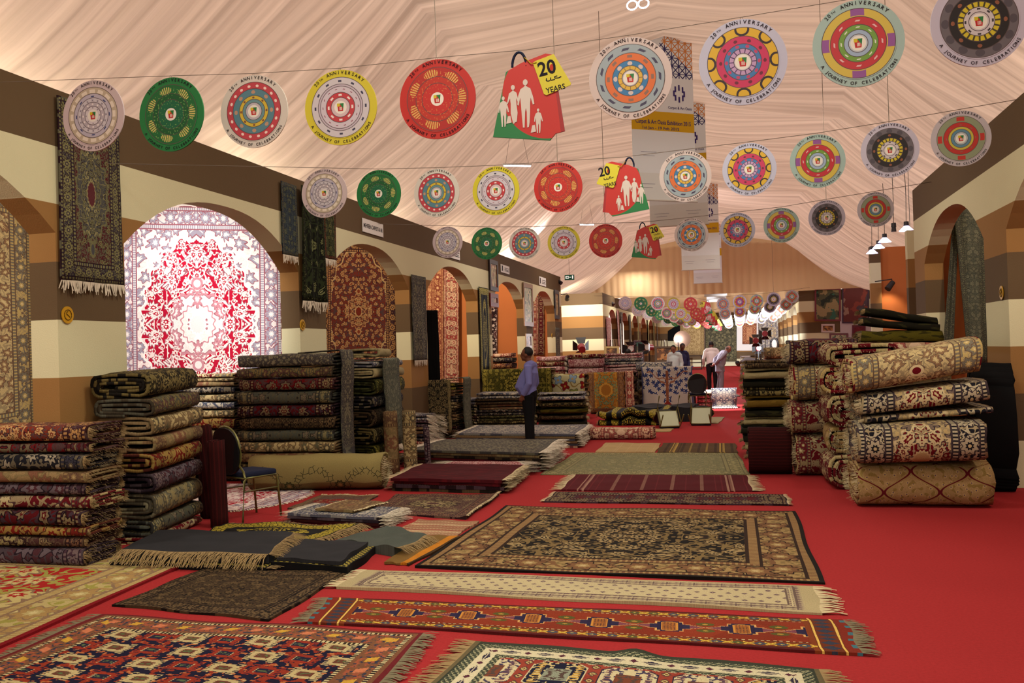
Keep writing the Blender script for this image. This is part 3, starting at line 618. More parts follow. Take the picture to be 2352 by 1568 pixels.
# gold medallion carpets: ground plain
m = Mat('carpet_khaki_shoulder'); x, y, _ = m.uv(); px = ((x/.62+.5).fr()-.5)*.62; py = y+.38
e = hyp(px/.20, (py)/.16); a_ = atan2(py, px); er = e+.05*(a_*11).sin(); base = m.mix(py.lt(.02), '#82764a', '#6a5534')
c = base; nn = (m.voro(x, y, 0, 17, 1.0, True)).lt(.055); c = m.mix(er.near(1.05, .26) & nn, c, '#2f3020')
r2 = hyp(((x/.62).fr()-.5)*.62, py+.02); c = m.mix((r2+.008*(atan2(py+.02, ((x/.62).fr()-.5)*.62)*9).sin()).near(.05, .012), c, '#3a3820'); c = m.mix(r2.lt(.022), c, '#8b6a3c')
R['khakiroll'] = m.out(knots(m, m.var(c, x, y, 2, .12), x, y))
# black cloth with gold embroidery
def blackgold(name, gold='#95852c', ground='#101010'):
    m = Mat(name, .8); x, y, _ = m.uv(); hx, hy, _ = m.uv('Size'); d = (hx-x.abs()).min(hy-y.abs())
    dd = m.voro(x.abs(), y.abs(), 0, 26, 1.0, True); c = m.mix(dd.lt(.12), gold, '#3a3410')
    inn = hyp(x.abs()/(hx-.22), y/(hy-.2)); c = m.mix(d.gt(.16) & (inn+.05*(atan2(y, x)*12).sin()).near(.80, .12).inv(), c, ground)
    c = m.mix((inn).lt(.5) & dd.gt(.2), c, gold); c = m.mix(d.lt(.02), c, ground); return m.out(knots(m, m.var(c, x, y, 9, .3), x, y, 90, .6))
R['blackgoldcloth'] = blackgold('embroidered_gold_cloth'); R['goldhang'] = blackgold('embroidered_gold_hanging', '#9c9450')
def edgeband(name, ground, gold):
    m = Mat(name, .9); x, y, _ = m.uv(); hx, hy, _ = m.uv('Size'); d = (hx-x.abs()).min(hy-y.abs())
    c = m.mix(d.near(.045, .028) & (((x*18+y*18).fr()-.5).abs()+((x*18-y*18).fr()-.5).abs()).lt(.52), ground, gold); return m.out(m.var(c, x, y, 6, .2))
# tree of life
m = Mat('carpet_blue_tree'); x, y, _ = m.uv(); y = .52-y; ax = x.abs(); dd, cc, pp = m.voro(x, y, 0, 7.5, .9)
an = atan2(y-pp[1], x-pp[0]); rr = dd*(1.3-.75*((an*2.5+cc[0]*6).cos().abs())); leafy = rr.lt(.27); ring = rr.lt(.31)
c = m.mix(ring, '#a8a096', '#d0c8b8'); c = m.mix(leafy, c, '#2c3660')
gap = hyp((ax-.38)/.30, (y+.28)/.14).lt(1.0); c = m.mix(gap, c, '#a8a096')
tr = ax.lt(m.noise(x, y, 0, 6)*.03+.018); c = m.mix(tr & y.lt(.42), c, '#7a4a34')
br = ((ax-.04)*1.1-(y-.02)*.7+.04*(ax*26).sin()).abs().lt(.016) & ax.lt(.45) & y.lt(.40) ; br2 = ((ax-.04)*.5-(y-.18)+.04*(ax*20).sin()).abs().lt(.014) & ax.lt(.5)
c = m.mix((br | br2), c, '#8a5a42'); c = m.mix((ax*1.0+(y+.42)*1.1).lt(.12) & y.lt(-.30), c, '#7a2c24')
hx, hy, _ = m.uv('Size'); c = m.mix((hx-ax).lt(.03), c, '#4a4a6a'); R['tree'] = m.out(knots(m, c, x, y))
# cream cloth with flowers and butterflies
m = Mat('carpet_butterflies'); x, y, _ = m.uv(); dd, cc, pp = m.voro(x, y, 0, 4.2, .9); an = atan2(y-pp[1], x-pp[0])
rr = dd*(1.25-.6*((an*2+cc[0]*5).cos().abs())); k3 = cc[1]; fc = m.mix(k3.gt(.33), '#7c1c1c', m.mix(k3.gt(.66), '#7c94a8', '#7a8440'))
c = m.mix((m.noise(x, y, 0, 4, 0.0)-.5).abs().lt(.03), '#b5b086', '#8a7440'); c = m.mix(rr.lt(.33), c, '#4a4438'); c = m.mix(rr.lt(.29), c, fc); c = m.mix(rr.lt(.08), c, '#b08a3c')
R['butterfly'] = m.out(knots(m, c, x, y))
# dark floral runner with pale frame
R['floralrunner'] = rug('runner_black_floral', '#16181c', '#8a7c58', '#5c563f', '#877a52', '#8f825a', '#2a2820', '#9d9064', .055, 11, seed=41.0, dens=.40, amt=.1)
# ---------------------------------------------------------------- carpets on the floor
G1 = 'carpets laid out on the red floor'
flat('navy carpet with cream and red beast motifs, nearest the camera at left', [(-4.05, 3.0), (-1.72, 3.0), (-1.80, 5.16), (-3.98, 5.25)], R['navylattice'], fr='lr', edge=FRG, seed=1, nx=50, ny=40, L=.10, wav=.006, curl=lambda s, t: .05*math.exp(-((s-.04)/.06)**2-((t-.42)/.06)**2))
flat('red carpet with octagon panels and white border, nearest the camera at centre', [(-1.62, 2.7), (.42, 2.7), (.33, 4.86), (-1.47, 5.07)], R['octagon'], fr='lr', edge=FRB, seed=2, nx=50, ny=40, L=.12, wav=.005, curl=lambda s, t: .03*math.exp(-((s-.5)/.05)**2-((t-1)/.05)**2))
flat('long rust runner with dark blue stepped medallions and coloured end tassels', [fl(705, 1432), fl(1978, 1506), fl(1940, 1428), fl(760, 1376)], R['rustrunner'], fr='lr', edge=FRG, seed=3, nx=80, ny=10, L=.10)
flat('long pale beige runner with small dark spots and white tassels', [fl(775, 1352), fl(1890, 1412), fl(1868, 1351), fl(845, 1312)], R['spotrunner'], fr='lr', edge=FR, seed=4, nx=80, ny=10, L=.13, wav=.006)
flat('large black and gold floral carpet in the middle of the floor', [fl(950, 1305), fl(1893, 1343), fl(1828, 1178), fl(1162, 1166)], R['blackgold'], seed=5, nx=60, ny=50, wav=.006)
flat('plain dark brown carpet between the black cloths and the navy carpet', [fl(262, 1392), fl(622, 1427), fl(800, 1318), fl(470, 1308)], R['brown'], seed=6)
flat('big red carpet with wide cream border running out of frame at left', [(-7.4, 3.9), (-4.13, 3.9), (-4.30, 7.0), (-7.4, 7.0)], R['bigred'], seed=7, nx=50, ny=40, th=.012, wav=.005)
flat('narrow maroon carpet with a thin grey border, right behind the black and gold one', [fl(1250, 1154), fl(1812, 1162), fl(1800, 1138), fl(1278, 1132)], R['red2'], fr='lr', edge=FR, seed=8, L=.05)
flat('plain maroon flat-weave with pale tasselled ends', [fl(1288, 1128), fl(1728, 1130), fl(1714, 1094), fl(1322, 1092)], R['maroonweave'], fr='lr', edge=FR, seed=9, L=.13)
flat('large pale sage and cream carpet beyond the maroon ones', [fl(1240, 1091), fl(1722, 1091), fl(1694, 1042), fl(1322, 1042)], R['sage'], seed=10)
flat('small plain tan carpet behind the sage one', [fl(1368, 1040), fl(1505, 1040), fl(1518, 1020), fl(1392, 1018)], R['tanweave'], seed=11)
flat('brown kilim with gold figures beside the tan carpet', [fl(1508, 1041), fl(1694, 1041), fl(1690, 1020), fl(1524, 1019)], R['goldweave'], seed=12)
flat('small grey-brown carpet with a red lozenge, near the khaki roll', [fl(662, 1170), fl(822, 1170), fl(866, 1141), fl(735, 1139)], rug('carpet_grey_red_lozenge', '#5c463f', '#6a5448', '#57423a', '#66543f', '#7c6648', '#3a2a24', '#8a7858', .10, 14, med=(.26, .12, '#8b1c1c', '#7a2420'), seed=51.0), fr='f', seed=13)
flat('brown and maroon prayer carpet with a pale double medallion', [fl(850, 1178), fl(1068, 1194), fl(1148, 1138), fl(912, 1137)], R['maroonbrown'], fr='r', seed=14, L=.03, curl=lambda s, t: .03*math.exp(-((s-1)/.04)**2))
flat('red and beige striped kilim beside the folded cloth pile', [fl(895, 1233), fl(1038, 1238), fl(1100, 1201), fl(960, 1196)], R['redkilim'], seed=15)
flat('brown kilim with an orange edge, under the blue-grey cloth', [fl(885, 1296), fl(942, 1300), fl(1062, 1236), fl(975, 1232)], R['orangeedge'], seed=16, z=.004)
# round white carpet under the banquet chair
def disc_rug(label, c, r, mat, sy=1.0):
    vs, uv, fs = [(0, 0, .012)], [(0, 0)], []; n = 72
    for k in range(n):
        a = 2*PI*k/n; rr = r*(1+.025*math.sin(a*24)); vs.append((rr*math.cos(a), rr*sy*math.sin(a), .012)); uv.append((rr*math.cos(a), rr*math.sin(a)))
    for k in range(n): a = 2*PI*k/n; rr = r*(1+.025*math.sin(a*24)); vs.append((rr*math.cos(a), rr*sy*math.sin(a), 0)); uv.append(uv[k+1])
    for k in range(n): fs.append((0, 1+k, 1+(k+1) % n)); fs.append((1+k, 1+n+k, 1+n+(k+1) % n, 1+(k+1) % n))
    o = mk('round_carpet', vs, fs, mat, (c[0], c[1], 0), uvs=uv, size=(r, r)); tag(o, label, 'carpet', G1)
    vs, fs = [], []; R_ = rnd()
    for k in range(260):
        a = 2*PI*k/260+R_.uniform(-.01, .01); p = Vector((r*math.cos(a), r*sy*math.sin(a), .012)); o_ = Vector((math.cos(a), math.sin(a)*sy, 0)); e = Vector((-o_.y, o_.x, 0))*.008; l = .05*R_.uniform(.6, 1.3); q = len(vs)
        vs += [p-e, p+e, p+o_*l+e-Vector((0, 0, .008)), p+o_*l-e-Vector((0, 0, .008))]; fs.append((q, q+1, q+2, q+3))
    tag(mk('fringe', vs, fs, FRW, parent=o), kind='stuff')
disc_rug('round white fringed carpet under the banquet chair', (-6.05, 9.9), 1.15, R['whitered'])
for i, (P, mt, lb) in enumerate([
    ([(-1.9, 17.9), (-1.3, 17.9), (-1.28, 18.5), (-1.75, 18.5)], 'tanweave', 'small crumpled cream mat before the black and yellow heap'),
    ([(-2.35, 18.4), (-1.95, 18.4), (-1.85, 18.8), (-2.3, 18.8)], 'greyflor', 'small pale mat at the foot of the black and yellow heap'),
    ([(-.95, 19.7), (-.45, 19.7), (-.35, 21.3), (-.85, 21.3)], 'palepile', 'small beige mat beside the upturned chairs'),
    ([(-.75, 29.6), (.0, 29.6), (-.2, 31.6), (-.75, 31.6)], 'stage', 'grey mat on the floor behind the man in the grey suit')]):
    flat(lb, P, R[mt], 'small mats on the floor far down the aisle', 'floor_mat', seed=60+i, nx=8, ny=8)
# ---------------------------------------------------------------- stacks of folded carpets
HP = PI/2
def stack(prefix, where, loc, rz, W, D, layers, group, px, style='spiral', t=.022, jit=.02, taper=0, z0=0.0, cat='carpet', fr=None, frmat=None, seed=0, shear=0.0, folds=3, nx=7, frl=.05):
    """layers bottom to top: (height in px, material, description[, style[, W factor]])"""
    z = z0; R_ = random.Random(seed+3); n = len(layers); out = []
    ordn = ['bottom', 'second', 'third', 'fourth', 'fifth', 'sixth', 'seventh', 'eighth', 'ninth', 'tenth', 'eleventh', 'twelfth', 'thirteenth', 'fourteenth', 'fifteenth']
    for i, Ly in enumerate(layers):
        h = Ly[0]/px; mt = Ly[1]; ds = Ly[2]; st = Ly[3] if len(Ly) > 3 else style; wf = Ly[4] if len(Ly) > 4 else 1
        posn = 'topmost' if i == n-1 else 'bottommost' if i == 0 else ordn[i]+' from bottom'
        dx, dy = R_.uniform(-jit, jit), R_.uniform(-jit, jit)
        c, s = math.cos(rz), math.sin(rz); x = loc[0]+dx*c-dy*s; y = loc[1]+dx*s+dy*c
        o = folded(f'{ds} carpet, {posn} in {where}', (x, y, z), rz+R_.uniform(-.02, .02), W*wf, D, h-.003, R[mt], group, t=min(t, h*.3), style=st, folds=folds, name='folded_carpet', seed=seed*50+i, shear=shear, fr=fr, frmat=frmat, nx=nx, cat=cat, voff=R_.uniform(-.12, .12), frl=frl)
        out.append(o); z += h
    return out
# A - front left stack, its long folds face the camera
stack('', 'the left edge stack', (-5.87, 6.50, 0), 0, 1.58, .47, [(43, 'plum', 'plum and grey'), (26, 'maroonbrown', 'brown floral'), (23, 'redgold', 'red-centred floral'), (37, 'red2', 'deep red'), (32, 'crimson', 'red, navy and cream latticed'), (29, 'plum', 'faded violet'), (29, 'camel', 'brown and gold bordered'), (39, 'navy', 'navy and cream floral'), (25, 'red', 'red and navy'), (41, 'rust', 'dark brown scale-patterned')], 'folded carpets in the stack at the left edge', 286, seed=1, t=.016, fr='r', frmat=FRB, frl=.03, jit=.03)
# B - second stack, scroll ends towards the camera and long folds towards the aisle
stack('', 'the stack by the dark rolls', (-5.12, 7.88, 0), HP+.13, .98, .56, [(20, 'crimson', 'thin crimson and white'), (38, 'slate', 'blue-grey'), (63, 'beige2', 'thick cream'), (48, 'plum', 'grey-blue with red dots'), (46, 'redgold', 'red and gold'), (38, 'camel', 'red-beige fringed'), (46, 'cream', 'pale blue and beige'), (44, 'beige', 'grey-beige'), (60, 'darkgold', 'dark green and gold')], 'folded carpets in the tall stack by the dark rolls', 262, seed=2, t=.026, shear=.03)
# C - big stack under pier two
stack('', 'the stack behind the chair', (-5.62, 10.98, 0), 0, 1.30, .66, [(24, 'navy', 'dark'), (24, 'darkgold', 'dark green'), (25, 'camel', 'tan'), (26, 'cream', 'cream with black sprigs'), (26, 'slate', 'beige with grey rosettes'), (29, 'brown', 'very dark brown'), (29, 'red2', 'crimson'), (31, 'slate', 'slate blue'), (29, 'red', 'brick red'), (26, 'beige', 'beige floral'), (30, 'greyflor', 'grey-beige with ring flowers')], 'folded carpets in the big stack under the second pier', 180, seed=3, t=.022)
# C2 - stack behind it, scroll ends facing the camera
stack('', 'the green-runner stack', (-4.83, 12.65, 0), HP, 1.15, .78, [(30, 'camel', 'camel'), (36, 'olive', 'olive scroll-ended'), (40, 'darkgold', 'dark gold scroll-ended'), (46, 'brown', 'dark brown scroll-ended'), (30, 'navy', 'black'), (40, 'gold', 'olive and gold'), (26, 'palepile', 'grey-green'), (14, 'whiteblue', 'pale')], 'folded carpets in the stack hung with a green runner', 172, seed=4, t=.024)
# D - cream stack inside the second booth
stack('', 'the bright booth stack', (-6.98, 11.25, 0), 0, .98, .60, [(24, 'darkgold', 'dark'), (24, 'camel', 'olive-tan'), (24, 'beige2', 'beige'), (26, 'red', 'red with cream leaves'), (22, 'cream', 'cream with red leaves'), (26, 'redgold', 'red and cream'), (20, 'cream', 'cream and brown'), (18, 'whiteblue', 'white'), (18, 'cream', 'yellow-cream'), (16, 'navy', 'blue and gold'), (12, 'camel', 'golden'), (9, 'cream', 'thin cream'), (9, 'creamred', 'thin cream and red')], 'folded carpets in the cream stack in the bright booth', 174, seed=5, t=.018)
# draped runners over C and C2
def drape(label, loc, rz, flatlen, drop, W, mat, group, t=.012, foot=.0, fr=FRW, seed=0, nx=6, hs=None, cat='carpet', name='draped_runner', sway=.02, frl=.07, voff=None):
    path = [(-flatlen+flatlen*i/6, 0.0-.004*(6-i)) for i in range(6)]+[(.0+.04*math.sin(a), -.04+.04*math.cos(a)) for a in (0, .5, 1.0, 1.5)]
    path += [(.04+sway*math.sin(i/9*PI*1.3+seed), -.04-(drop-.04)*i/9) for i in range(1, 10)]
    if foot: path += [(.04+foot*.5, -drop-.01), (.04+foot, -drop-.0)]
    o = bent(name, path, W, t, mat, loc, rz, None, nx, drop if voff is None else voff, hs or (W/2, 1.2), .004, seed)
    tag(o, label, cat, group)
    if fr:
        e = path[-1]; fringe(o, Vector((-W/2, e[0], e[1])), Vector((W/2, e[0], e[1])), Vector((0, .25 if not foot else .9, -1 if not foot else -.3)), int(W/.012), frl, fr, .0)
    return o
drape('pale grey-green runner hanging over the end of the big stack', (-4.94, 11.32, 1.69), -HP, .55, 1.36, .38, R['greyflor'], 'runners draped over the stacks', fr=FR, seed=2, foot=.05)
drape('green chequered runner with dark red edge hanging over the stack behind', (-4.78, 12.50, 1.56), -HP, .6, 1.22, .62, R['shadowgreen'], 'runners draped over the stacks', seed=5, fr=FRW)
o = folded('pale grey bolster-like folded carpet on top of the stack hung with green', (-4.98, 12.9, 1.575), HP, .5, .5, .13, R['palepile'], 'runners draped over the stacks', t=.03, seed=9)
# ---------------------------------------------------------------- rolls
def roll(label, p, q, r, mat, group='rolled carpets', t=.014, turns=None, cat='carpet', name='rolled_carpet', seed=0, voff=.9, hs=None, flatn=1.0):
    """carpet rolled round the axis p-q"""
    p, q = Vector(p), Vector(q); ax = q-p; L = ax.length; n = turns or max(1.5, r/(t*1.5)*.8); path = []
    tot = int(n*14)
    for i in range(tot+1):
        a = i/tot*n*2*PI; rr = r*(.22+.78*i/tot)-t/2; path.append((rr*math.cos(a-n*2*PI-.6), rr*math.sin(a-n*2*PI-.6)*flatn))
    X = ax.normalized(); Y = Vector((0, 0, 1)).cross(X)
    Y = Y.normalized() if Y.length > .1 else Vector((0, 1, 0)); Z = X.cross(Y)
    o = bent(name, path, L, t, mat, (0, 0, 0), 0, None, 8, voff, hs or (L/2, 1.0), 0.0, seed)
    o.matrix_world = Matrix.Translation((p+q)/2) @ Matrix((X, Y, Z)).transposed().to_4x4()
    return tag(o, label, cat, group)
RG = 'rolled carpets standing on end'
roll('dark red rolled carpet leaning beside the tall left stack', (-5.30, 8.70, .01), (-5.44, 8.78, .93), .11, R['mahogany'], RG, seed=1)
roll('near-black rolled carpet standing before the banquet chair', (-4.93, 8.22, .0), (-4.95, 8.22, .83), .09, R['mahogany'], RG, seed=2)
roll('rolled carpet with a red zigzag standing beside the green-runner stack', (-4.60, 12.05, 0), (-4.62, 12.05, .84), .105, R['camel'], RG, seed=3)
roll('pale rolled carpet standing right of the red zigzag roll', (-4.38, 12.16, 0), (-4.39, 12.16, .84), .10, R['cream'], RG, seed=4)
roll('thin dark rolled carpet standing right of the pale roll', (-4.22, 12.42, 0), (-4.24, 12.42, .6), .05, R['plum'], RG, seed=5)
roll('tall floral rolled carpet with a red cap against the terracotta wall', (-6.06, 16.05, 0), (-6.08, 16.05, 1.22), .10, R['pinkcream'], RG, seed=6)
roll('shorter brown rolled carpet beside the tall floral roll', (-5.80, 16.1, 0), (-5.83, 16.1, 1.05), .09, R['plum'], RG, seed=7)
roll('short cream rolled carpet lying across in the third booth', (-6.4, 14.7, .60), (-5.95, 14.9, .62), .09, R['cream'], RG, seed=8)
for k in range(7):
    xx = -5.55+.20*k; roll(f'short rolled carpet, {["first", "second", "third", "fourth", "fifth", "sixth", "seventh"][k]} from the left in the row below the olive carpet', (xx, 19.85, .0), (xx, 19.85, .62+.04*(k % 3)), .088, R[['green', 'brown', 'maroonbrown', 'olive', 'gold', 'brown', 'green'][k]], 'short rolls in a row below the olive carpet', seed=10+k, turns=2)
# khaki roll on the floor in front of C
folded('large khaki roll with green-outlined gold medallions, on the floor by the chair', (-4.98, 10.42, 0), .16, 1.62, .50, .42, R['khakiroll'], 'rolled carpets', t=.03, name='rolled_carpet', seed=31, voff=-.30, wob=.008, fr='r', frmat=FR)
# ---------------------------------------------------------------- low piles of flat carpets
def pile(where, P, layers, group, fr='lr', edge=FRW, L=.10, jit=.03, th=.03, seed=0, wav=.008, nxy=(20, 8), slump=None):
    R_ = random.Random(seed); z = 0; n = len(layers)
    for i, (mt, ds) in enumerate(layers):
        q = [(p[0]+R_.uniform(-jit, jit), p[1]+R_.uniform(-jit, jit)) for p in P]
        posn = 'topmost' if i == n-1 else 'bottommost' if i == 0 else ['', 'second', 'third', 'fourth', 'fifth', 'sixth', 'seventh', 'eighth'][i]+' from bottom'
        flat(f'{ds} carpet lying {posn} in {where}', q, R[mt], group, 'piled_carpet', fr=fr, th=th-.006, z=z, L=L, seed=seed*9+i, wav=wav*.3, nx=nxy[0], ny=nxy[1], edge=edge, n=70, curl=slump)
        z += th
pile('the pale low pile where the man stands', [(-4.75, 15.55), (-2.62, 15.2), (-2.72, 17.1), (-4.85, 17.3)], [('pinkcream', 'cream and red edged'), ('whiteblue', 'cream striped-edge'), ('camel', 'tan'), ('whiteblue', 'pale'), ('cream', 'cream edged'), ('whiteblue', 'white and blue')], 'carpets in the pale low pile by the man', seed=1, th=.038)
pile('the slumped pile in front of the man', [(-4.62, 12.75), (-2.62, 12.25), (-2.72, 14.1), (-4.55, 14.3)], [('brown', 'black-edged'), ('wine', 'dark red-edged'), ('brown', 'dark brown'), ('wine', 'dark wine'), ('brown', 'brown'), ('camel', 'grey-beige'), ('greyflor', 'worn grey')], 'carpets in the slumped pile before the man', seed=2, th=.036, L=.16, jit=.05)
pile('the wine-red pile beside the khaki roll', [(-4.02, 10.55), (-2.66, 10.36), (-2.74, 11.75), (-4.12, 11.85)], [('brown', 'black-edged'), ('red2', 'dark red'), ('wine', 'maroon'), ('wine', 'wine-red')], 'carpets in the wine-red pile', seed=3, th=.04, L=.10, edge=FR, wav=.02)
pile('the small pink pile behind the wine-red one', [(-3.85, 11.95), (-2.75, 11.88), (-2.9, 12.2), (-3.8, 12.25)], [('wine', 'wine'), ('plum', 'plum'), ('whitepink', 'pink and white')], 'carpets in the small pink pile', seed=4, th=.05, L=.24, nxy=(16, 5))
pile('the cloth pile near the prayer carpet', [(-4.30, 8.42), (-3.30, 8.22), (-3.28, 8.80), (-4.25, 8.98)], [('wine', 'dark wine'), ('mahogany', 'maroon and black'), ('plum', 'dark violet'), ('whiteblue', 'pale blue edged')], 'folded cloths near the prayer carpet', seed=5, th=.028, L=.12, jit=.015)
flat('small gold and beige mat on top of the folded cloth pile', [(-4.05, 8.52), (-3.62, 8.42), (-3.50, 8.95), (-3.95, 9.02)], R['camel'], G1, 'small_mat', fr='lr', z=.116, th=.02, L=.03, seed=77, nx=10, ny=10)
flat('lilac and grey carpet lying left of the pale pile', [(-5.15, 13.4), (-4.72, 13.3), (-4.80, 15.2), (-5.3, 15.3)], R['whitepink'], G1, seed=78, fr='n')
# folded grey-brown carpet in the aisle
folded('flattened brown roll with a grey underside lying in the aisle', (-2.05, 16.5, 0), -.02, 1.12, .42, .20, R['pinkcream'], 'rolled carpets', t=.02, name='rolled_carpet', seed=33)
# white tassel bundle stack F
stack('', 'the white-tasselled stack', (-5.48, 15.35, 0), 0, .55, .5, [(15, 'pinkcream', 'rose'), (15, 'navy', 'dark'), (15, 'camel', 'tan'), (15, 'plum', 'violet-brown'), (13, 'whiteblue', 'striped')], 'folded carpets in the small white-tasselled stack', 128, seed=6, t=.012, style='zigzag', fr='r', frmat=FRW, frl=.16, nx=5)
# G - stack with the black floral runner
stack('', 'the black-runner stack', (-5.66, 16.98, 0), 0, .96, .62, [(14, m_, d_) for m_, d_ in (('brown', 'dark'), ('red2', 'maroon'), ('darkgold', 'dark gold'), ('camel', 'tan'), ('brown', 'brown-edged'), ('cream', 'cream-edged'), ('navy', 'navy'), ('camel', 'camel'), ('olive', 'olive-dark'))], 'folded carpets in the stack under the black floral runner', 123, seed=7, t=.014, style='zigzag', folds=3, nx=5)
drape('black floral runner with pale frame hanging to the floor', (-5.50, 16.93, 1.10), PI, .5, .98, .50, R['floralrunner'], 'runners draped over the stacks', seed=1, fr=None, hs=(.25, 1.0), sway=.012)
drape('grey-green runner hanging beside the black floral one', (-5.10, 17.35, 1.13), -HP, .4, 1.05, .5, R['shadowgreen'], 'runners draped over the stacks', seed=3, fr=None)
# H - dark piles
def thin(where, loc, rz, W, D, px, mats, group, seed, h=13, folds=3, fr='r', z0=0, frmat=None):
    stack('', where, loc, rz, W, D, [(h, m_, d_) for m_, d_ in mats], group, px, seed=seed, t=.014, style='zigzag', folds=folds, nx=6, fr=fr, frmat=frmat or FR, jit=.04, z0=z0)
MX = [('brown', 'dark brown'), ('darkgold', 'dark gold-edged'), ('green', 'moss'), ('navy', 'navy and green'), ('camel', 'tan-edged'), ('brown', 'almost black'), ('whiteblue', 'grey and white')]
thin('the dark pile behind the pale low pile', (-4.60, 18.15, 0), .03, .98, .75, 116, MX, 'folded carpets in the dark pile behind the man', 8)
thin('the narrow dark pile left of it', (-5.30, 18.2, 0), 0, .30, .7, 116, [('brown', 'black'), ('green', 'dark green'), ('red2', 'maroon'), ('green', 'green'), ('navy', 'navy'), ('whiteblue', 'white-edged')], 'folded carpets in the narrow dark pile', 9)
thin('the dark shaggy pile right of the man', (-3.62, 19.55, 0), .14, 1.0, .85, 110, [('shag', 'long-haired black'), ('brown', 'thick black-brown'), ('shaggreen', 'brown-green'), ('darkgold', 'dark speckled'), ('whiteblue', 'pale-edged')], 'folded carpets in the dark pile right of the man', 10, h=15, folds=2)
# rugs hanging over low stacks across the booths' front (from left)
def hung(label, x0, x1, y, ztop, drop, mat, seed, back='brown', fr=None, und='camel', hs=None):
    W = x1-x0; drape(label, ((x0+x1)/2, y, ztop), PI, .55, drop, W, R[mat], 'large carpets draped over the row of stacks', seed=seed, fr=fr, nx=12, hs=hs or (W/2, drop*.62), name='draped_carpet', sway=.015, voff=drop*.55 if mat in ('orangeoval', 'olive', 'pinkcream') else None)
hung('olive and gold medallion carpet draped over a stack left of the man', -5.60, -4.02, 20.45, 1.20, .82, 'olive', 1)
hung('cream carpet with butterflies and red flowers, right of the man', -4.25, -3.42, 21.2, 1.04, .80, 'butterfly', 2)
hung('orange carpet with a green oval, hanging from a stack', -3.62, -2.72, 22.9, 1.02, .97, 'orangeoval', 3, fr=None)
hung('white carpet with a blue-leaved tree, hanging from a stack', -2.36, -1.12, 23.5, 1.10, 1.02, 'tree', 4)
hung('narrow rose-brown carpet hanging right of the orange one', -2.72, -2.50, 23.0, 1.03, .9, 'pinkcream', 5)
def under(where, x0, x1, y, D, px, n, mats, seed, h):
    stack('', where, ((x0+x1)/2, y+.07, 0), 0, x1-x0, D, [(h, mats[i % len(mats)][0], mats[i % len(mats)][1]) for i in range(n)], 'folded carpets in '+where, px, seed=seed, t=.016, style='zigzag', folds=2, nx=4)
under('the stack beneath the olive carpet', -5.50, -4.12, 20.5, .7, 100, 6, [('brown', 'brown'), ('green', 'moss'), ('camel', 'tan')], 11, 19.3)
under('the stack beneath the butterfly carpet', -4.02, -3.46, 21.25, .7, 100, 5, [('brown', 'brown'), ('camel', 'tan')], 12, 20.2)
under('the stack beneath the orange carpet', -3.58, -2.5, 22.95, .7, 100, 5, [('brown', 'brown'), ('red', 'red')], 13, 19.8)
under('the stack beneath the blue tree carpet', -2.44, -1.2, 23.55, .7, 100, 5, [('navy', 'black-edged'), ('red2', 'maroon'), ('camel', 'tan')], 14, 21.4)
# white and pink folded carpets behind them
stack('', 'the left white pile behind the butterfly carpet', (-3.98, 25.0, .0), .05, .95, .7, [(38, 'camel', 'tan'), (38, 'brown', 'brown'), (22, 'whitepink', 'pale pink'), (24, 'whitepink', 'rolled white'), (9, 'crimson', 'crimson')], 'folded carpets in the white piles', 90, seed=15, t=.03, nx=4)
stack('', 'the right white pile behind the orange carpet', (-3.00, 25.2, .0), .05, .98, .7, [(38, 'camel', 'tan'), (38, 'brown', 'brown'), (14, 'whitepink', 'pale'), (14, 'whitepink', 'white pink-edged'), (14, 'whiteblue', 'white'), (12, 'whitepink', 'cream-pink')], 'folded carpets in the white piles', 90, seed=16, t=.02, style='zigzag', nx=4)
stack('', 'the crooked pile left of the blue tree carpet', (-2.15, 24.7, .0), 0, .9, .7, [(35, 'brown', 'black-brown'), (35, 'navy', 'navy'), (18, 'red2', 'maroon'), (20, 'whiteblue', 'pale striped')], 'folded carpets in the crooked pile', 90, seed=17, t=.03, nx=4)
stack('', 'the fanned red and white pile behind the man', (-4.95, 25.0, .0), 0, .8, .7, [(40, 'brown', 'brown'), (40, 'camel', 'tan'), (12, 'crimson', 'crimson'), (12, 'whitepink', 'white'), (12, 'crimson', 'red-edged'), (12, 'whitepink', 'white fringed')], 'folded carpets in the fanned pile', 90, seed=18, t=.02, nx=4, fr='r', frmat=FRW)
stack('', 'the pile inside the fifth booth', (-6.25, 24.4, .0), 0, .75, .6, [(42, 'brown', 'brown'), (42, 'wine', 'wine'), (16, 'maroonbrown', 'brown'), (14, 'rust', 'dark rust'), (12, 'navy', 'dark patterned'), (10, 'pinkcream', 'beige medallion')], 'folded carpets in the fifth booth', 88, seed=19, t=.02, nx=4)
# black and yellow heap and dark cloth in the aisle
folded('long black and yellow embroidered cloth folded in a wavy heap', (-2.15, 19.45, 0), -.04, 1.45, .7, .30, R['blackgoldcloth'], 'embroidered cloths', t=.03, name='folded_cloth', seed=51, wob=.05, style='zigzag', folds=3, fr='lr', frmat=FRB, cat='cloth', nx=16)
# ---------------------------------------------------------------- right hand stacks
stack('', 'the fringed right stack', (.50, 13.6, 0), .0, .92, .85, [(20, 'brown', 'dark-edged'), (16, 'palepile', 'grey'), (18, 'shag', 'black'), (18, 'shag', 'black shaggy'), (16, 'palepile', 'beige-edged'), (20, 'shag', 'black long-haired'), (24, 'shaggold', 'ochre shaggy'), (18, 'darkgold', 'gold-edged'), (18, 'shag', 'black rough'), (22, 'palepile', 'cream fringed'), (16, 'brown', 'brown-edged')], 'folded carpets in the fringed stack right of the aisle', 150, seed=20, t=.03, folds=2, style='zigzag', fr='l', frmat=FRB, jit=.04)
folded('dark red folded carpet standing as a block before the fringed stack', (.33, 11.88, 0), 0, .50, .40, .58, R['mahogany'], 'blocks', t=.05, name='folded_carpet', seed=61, wob=.002)
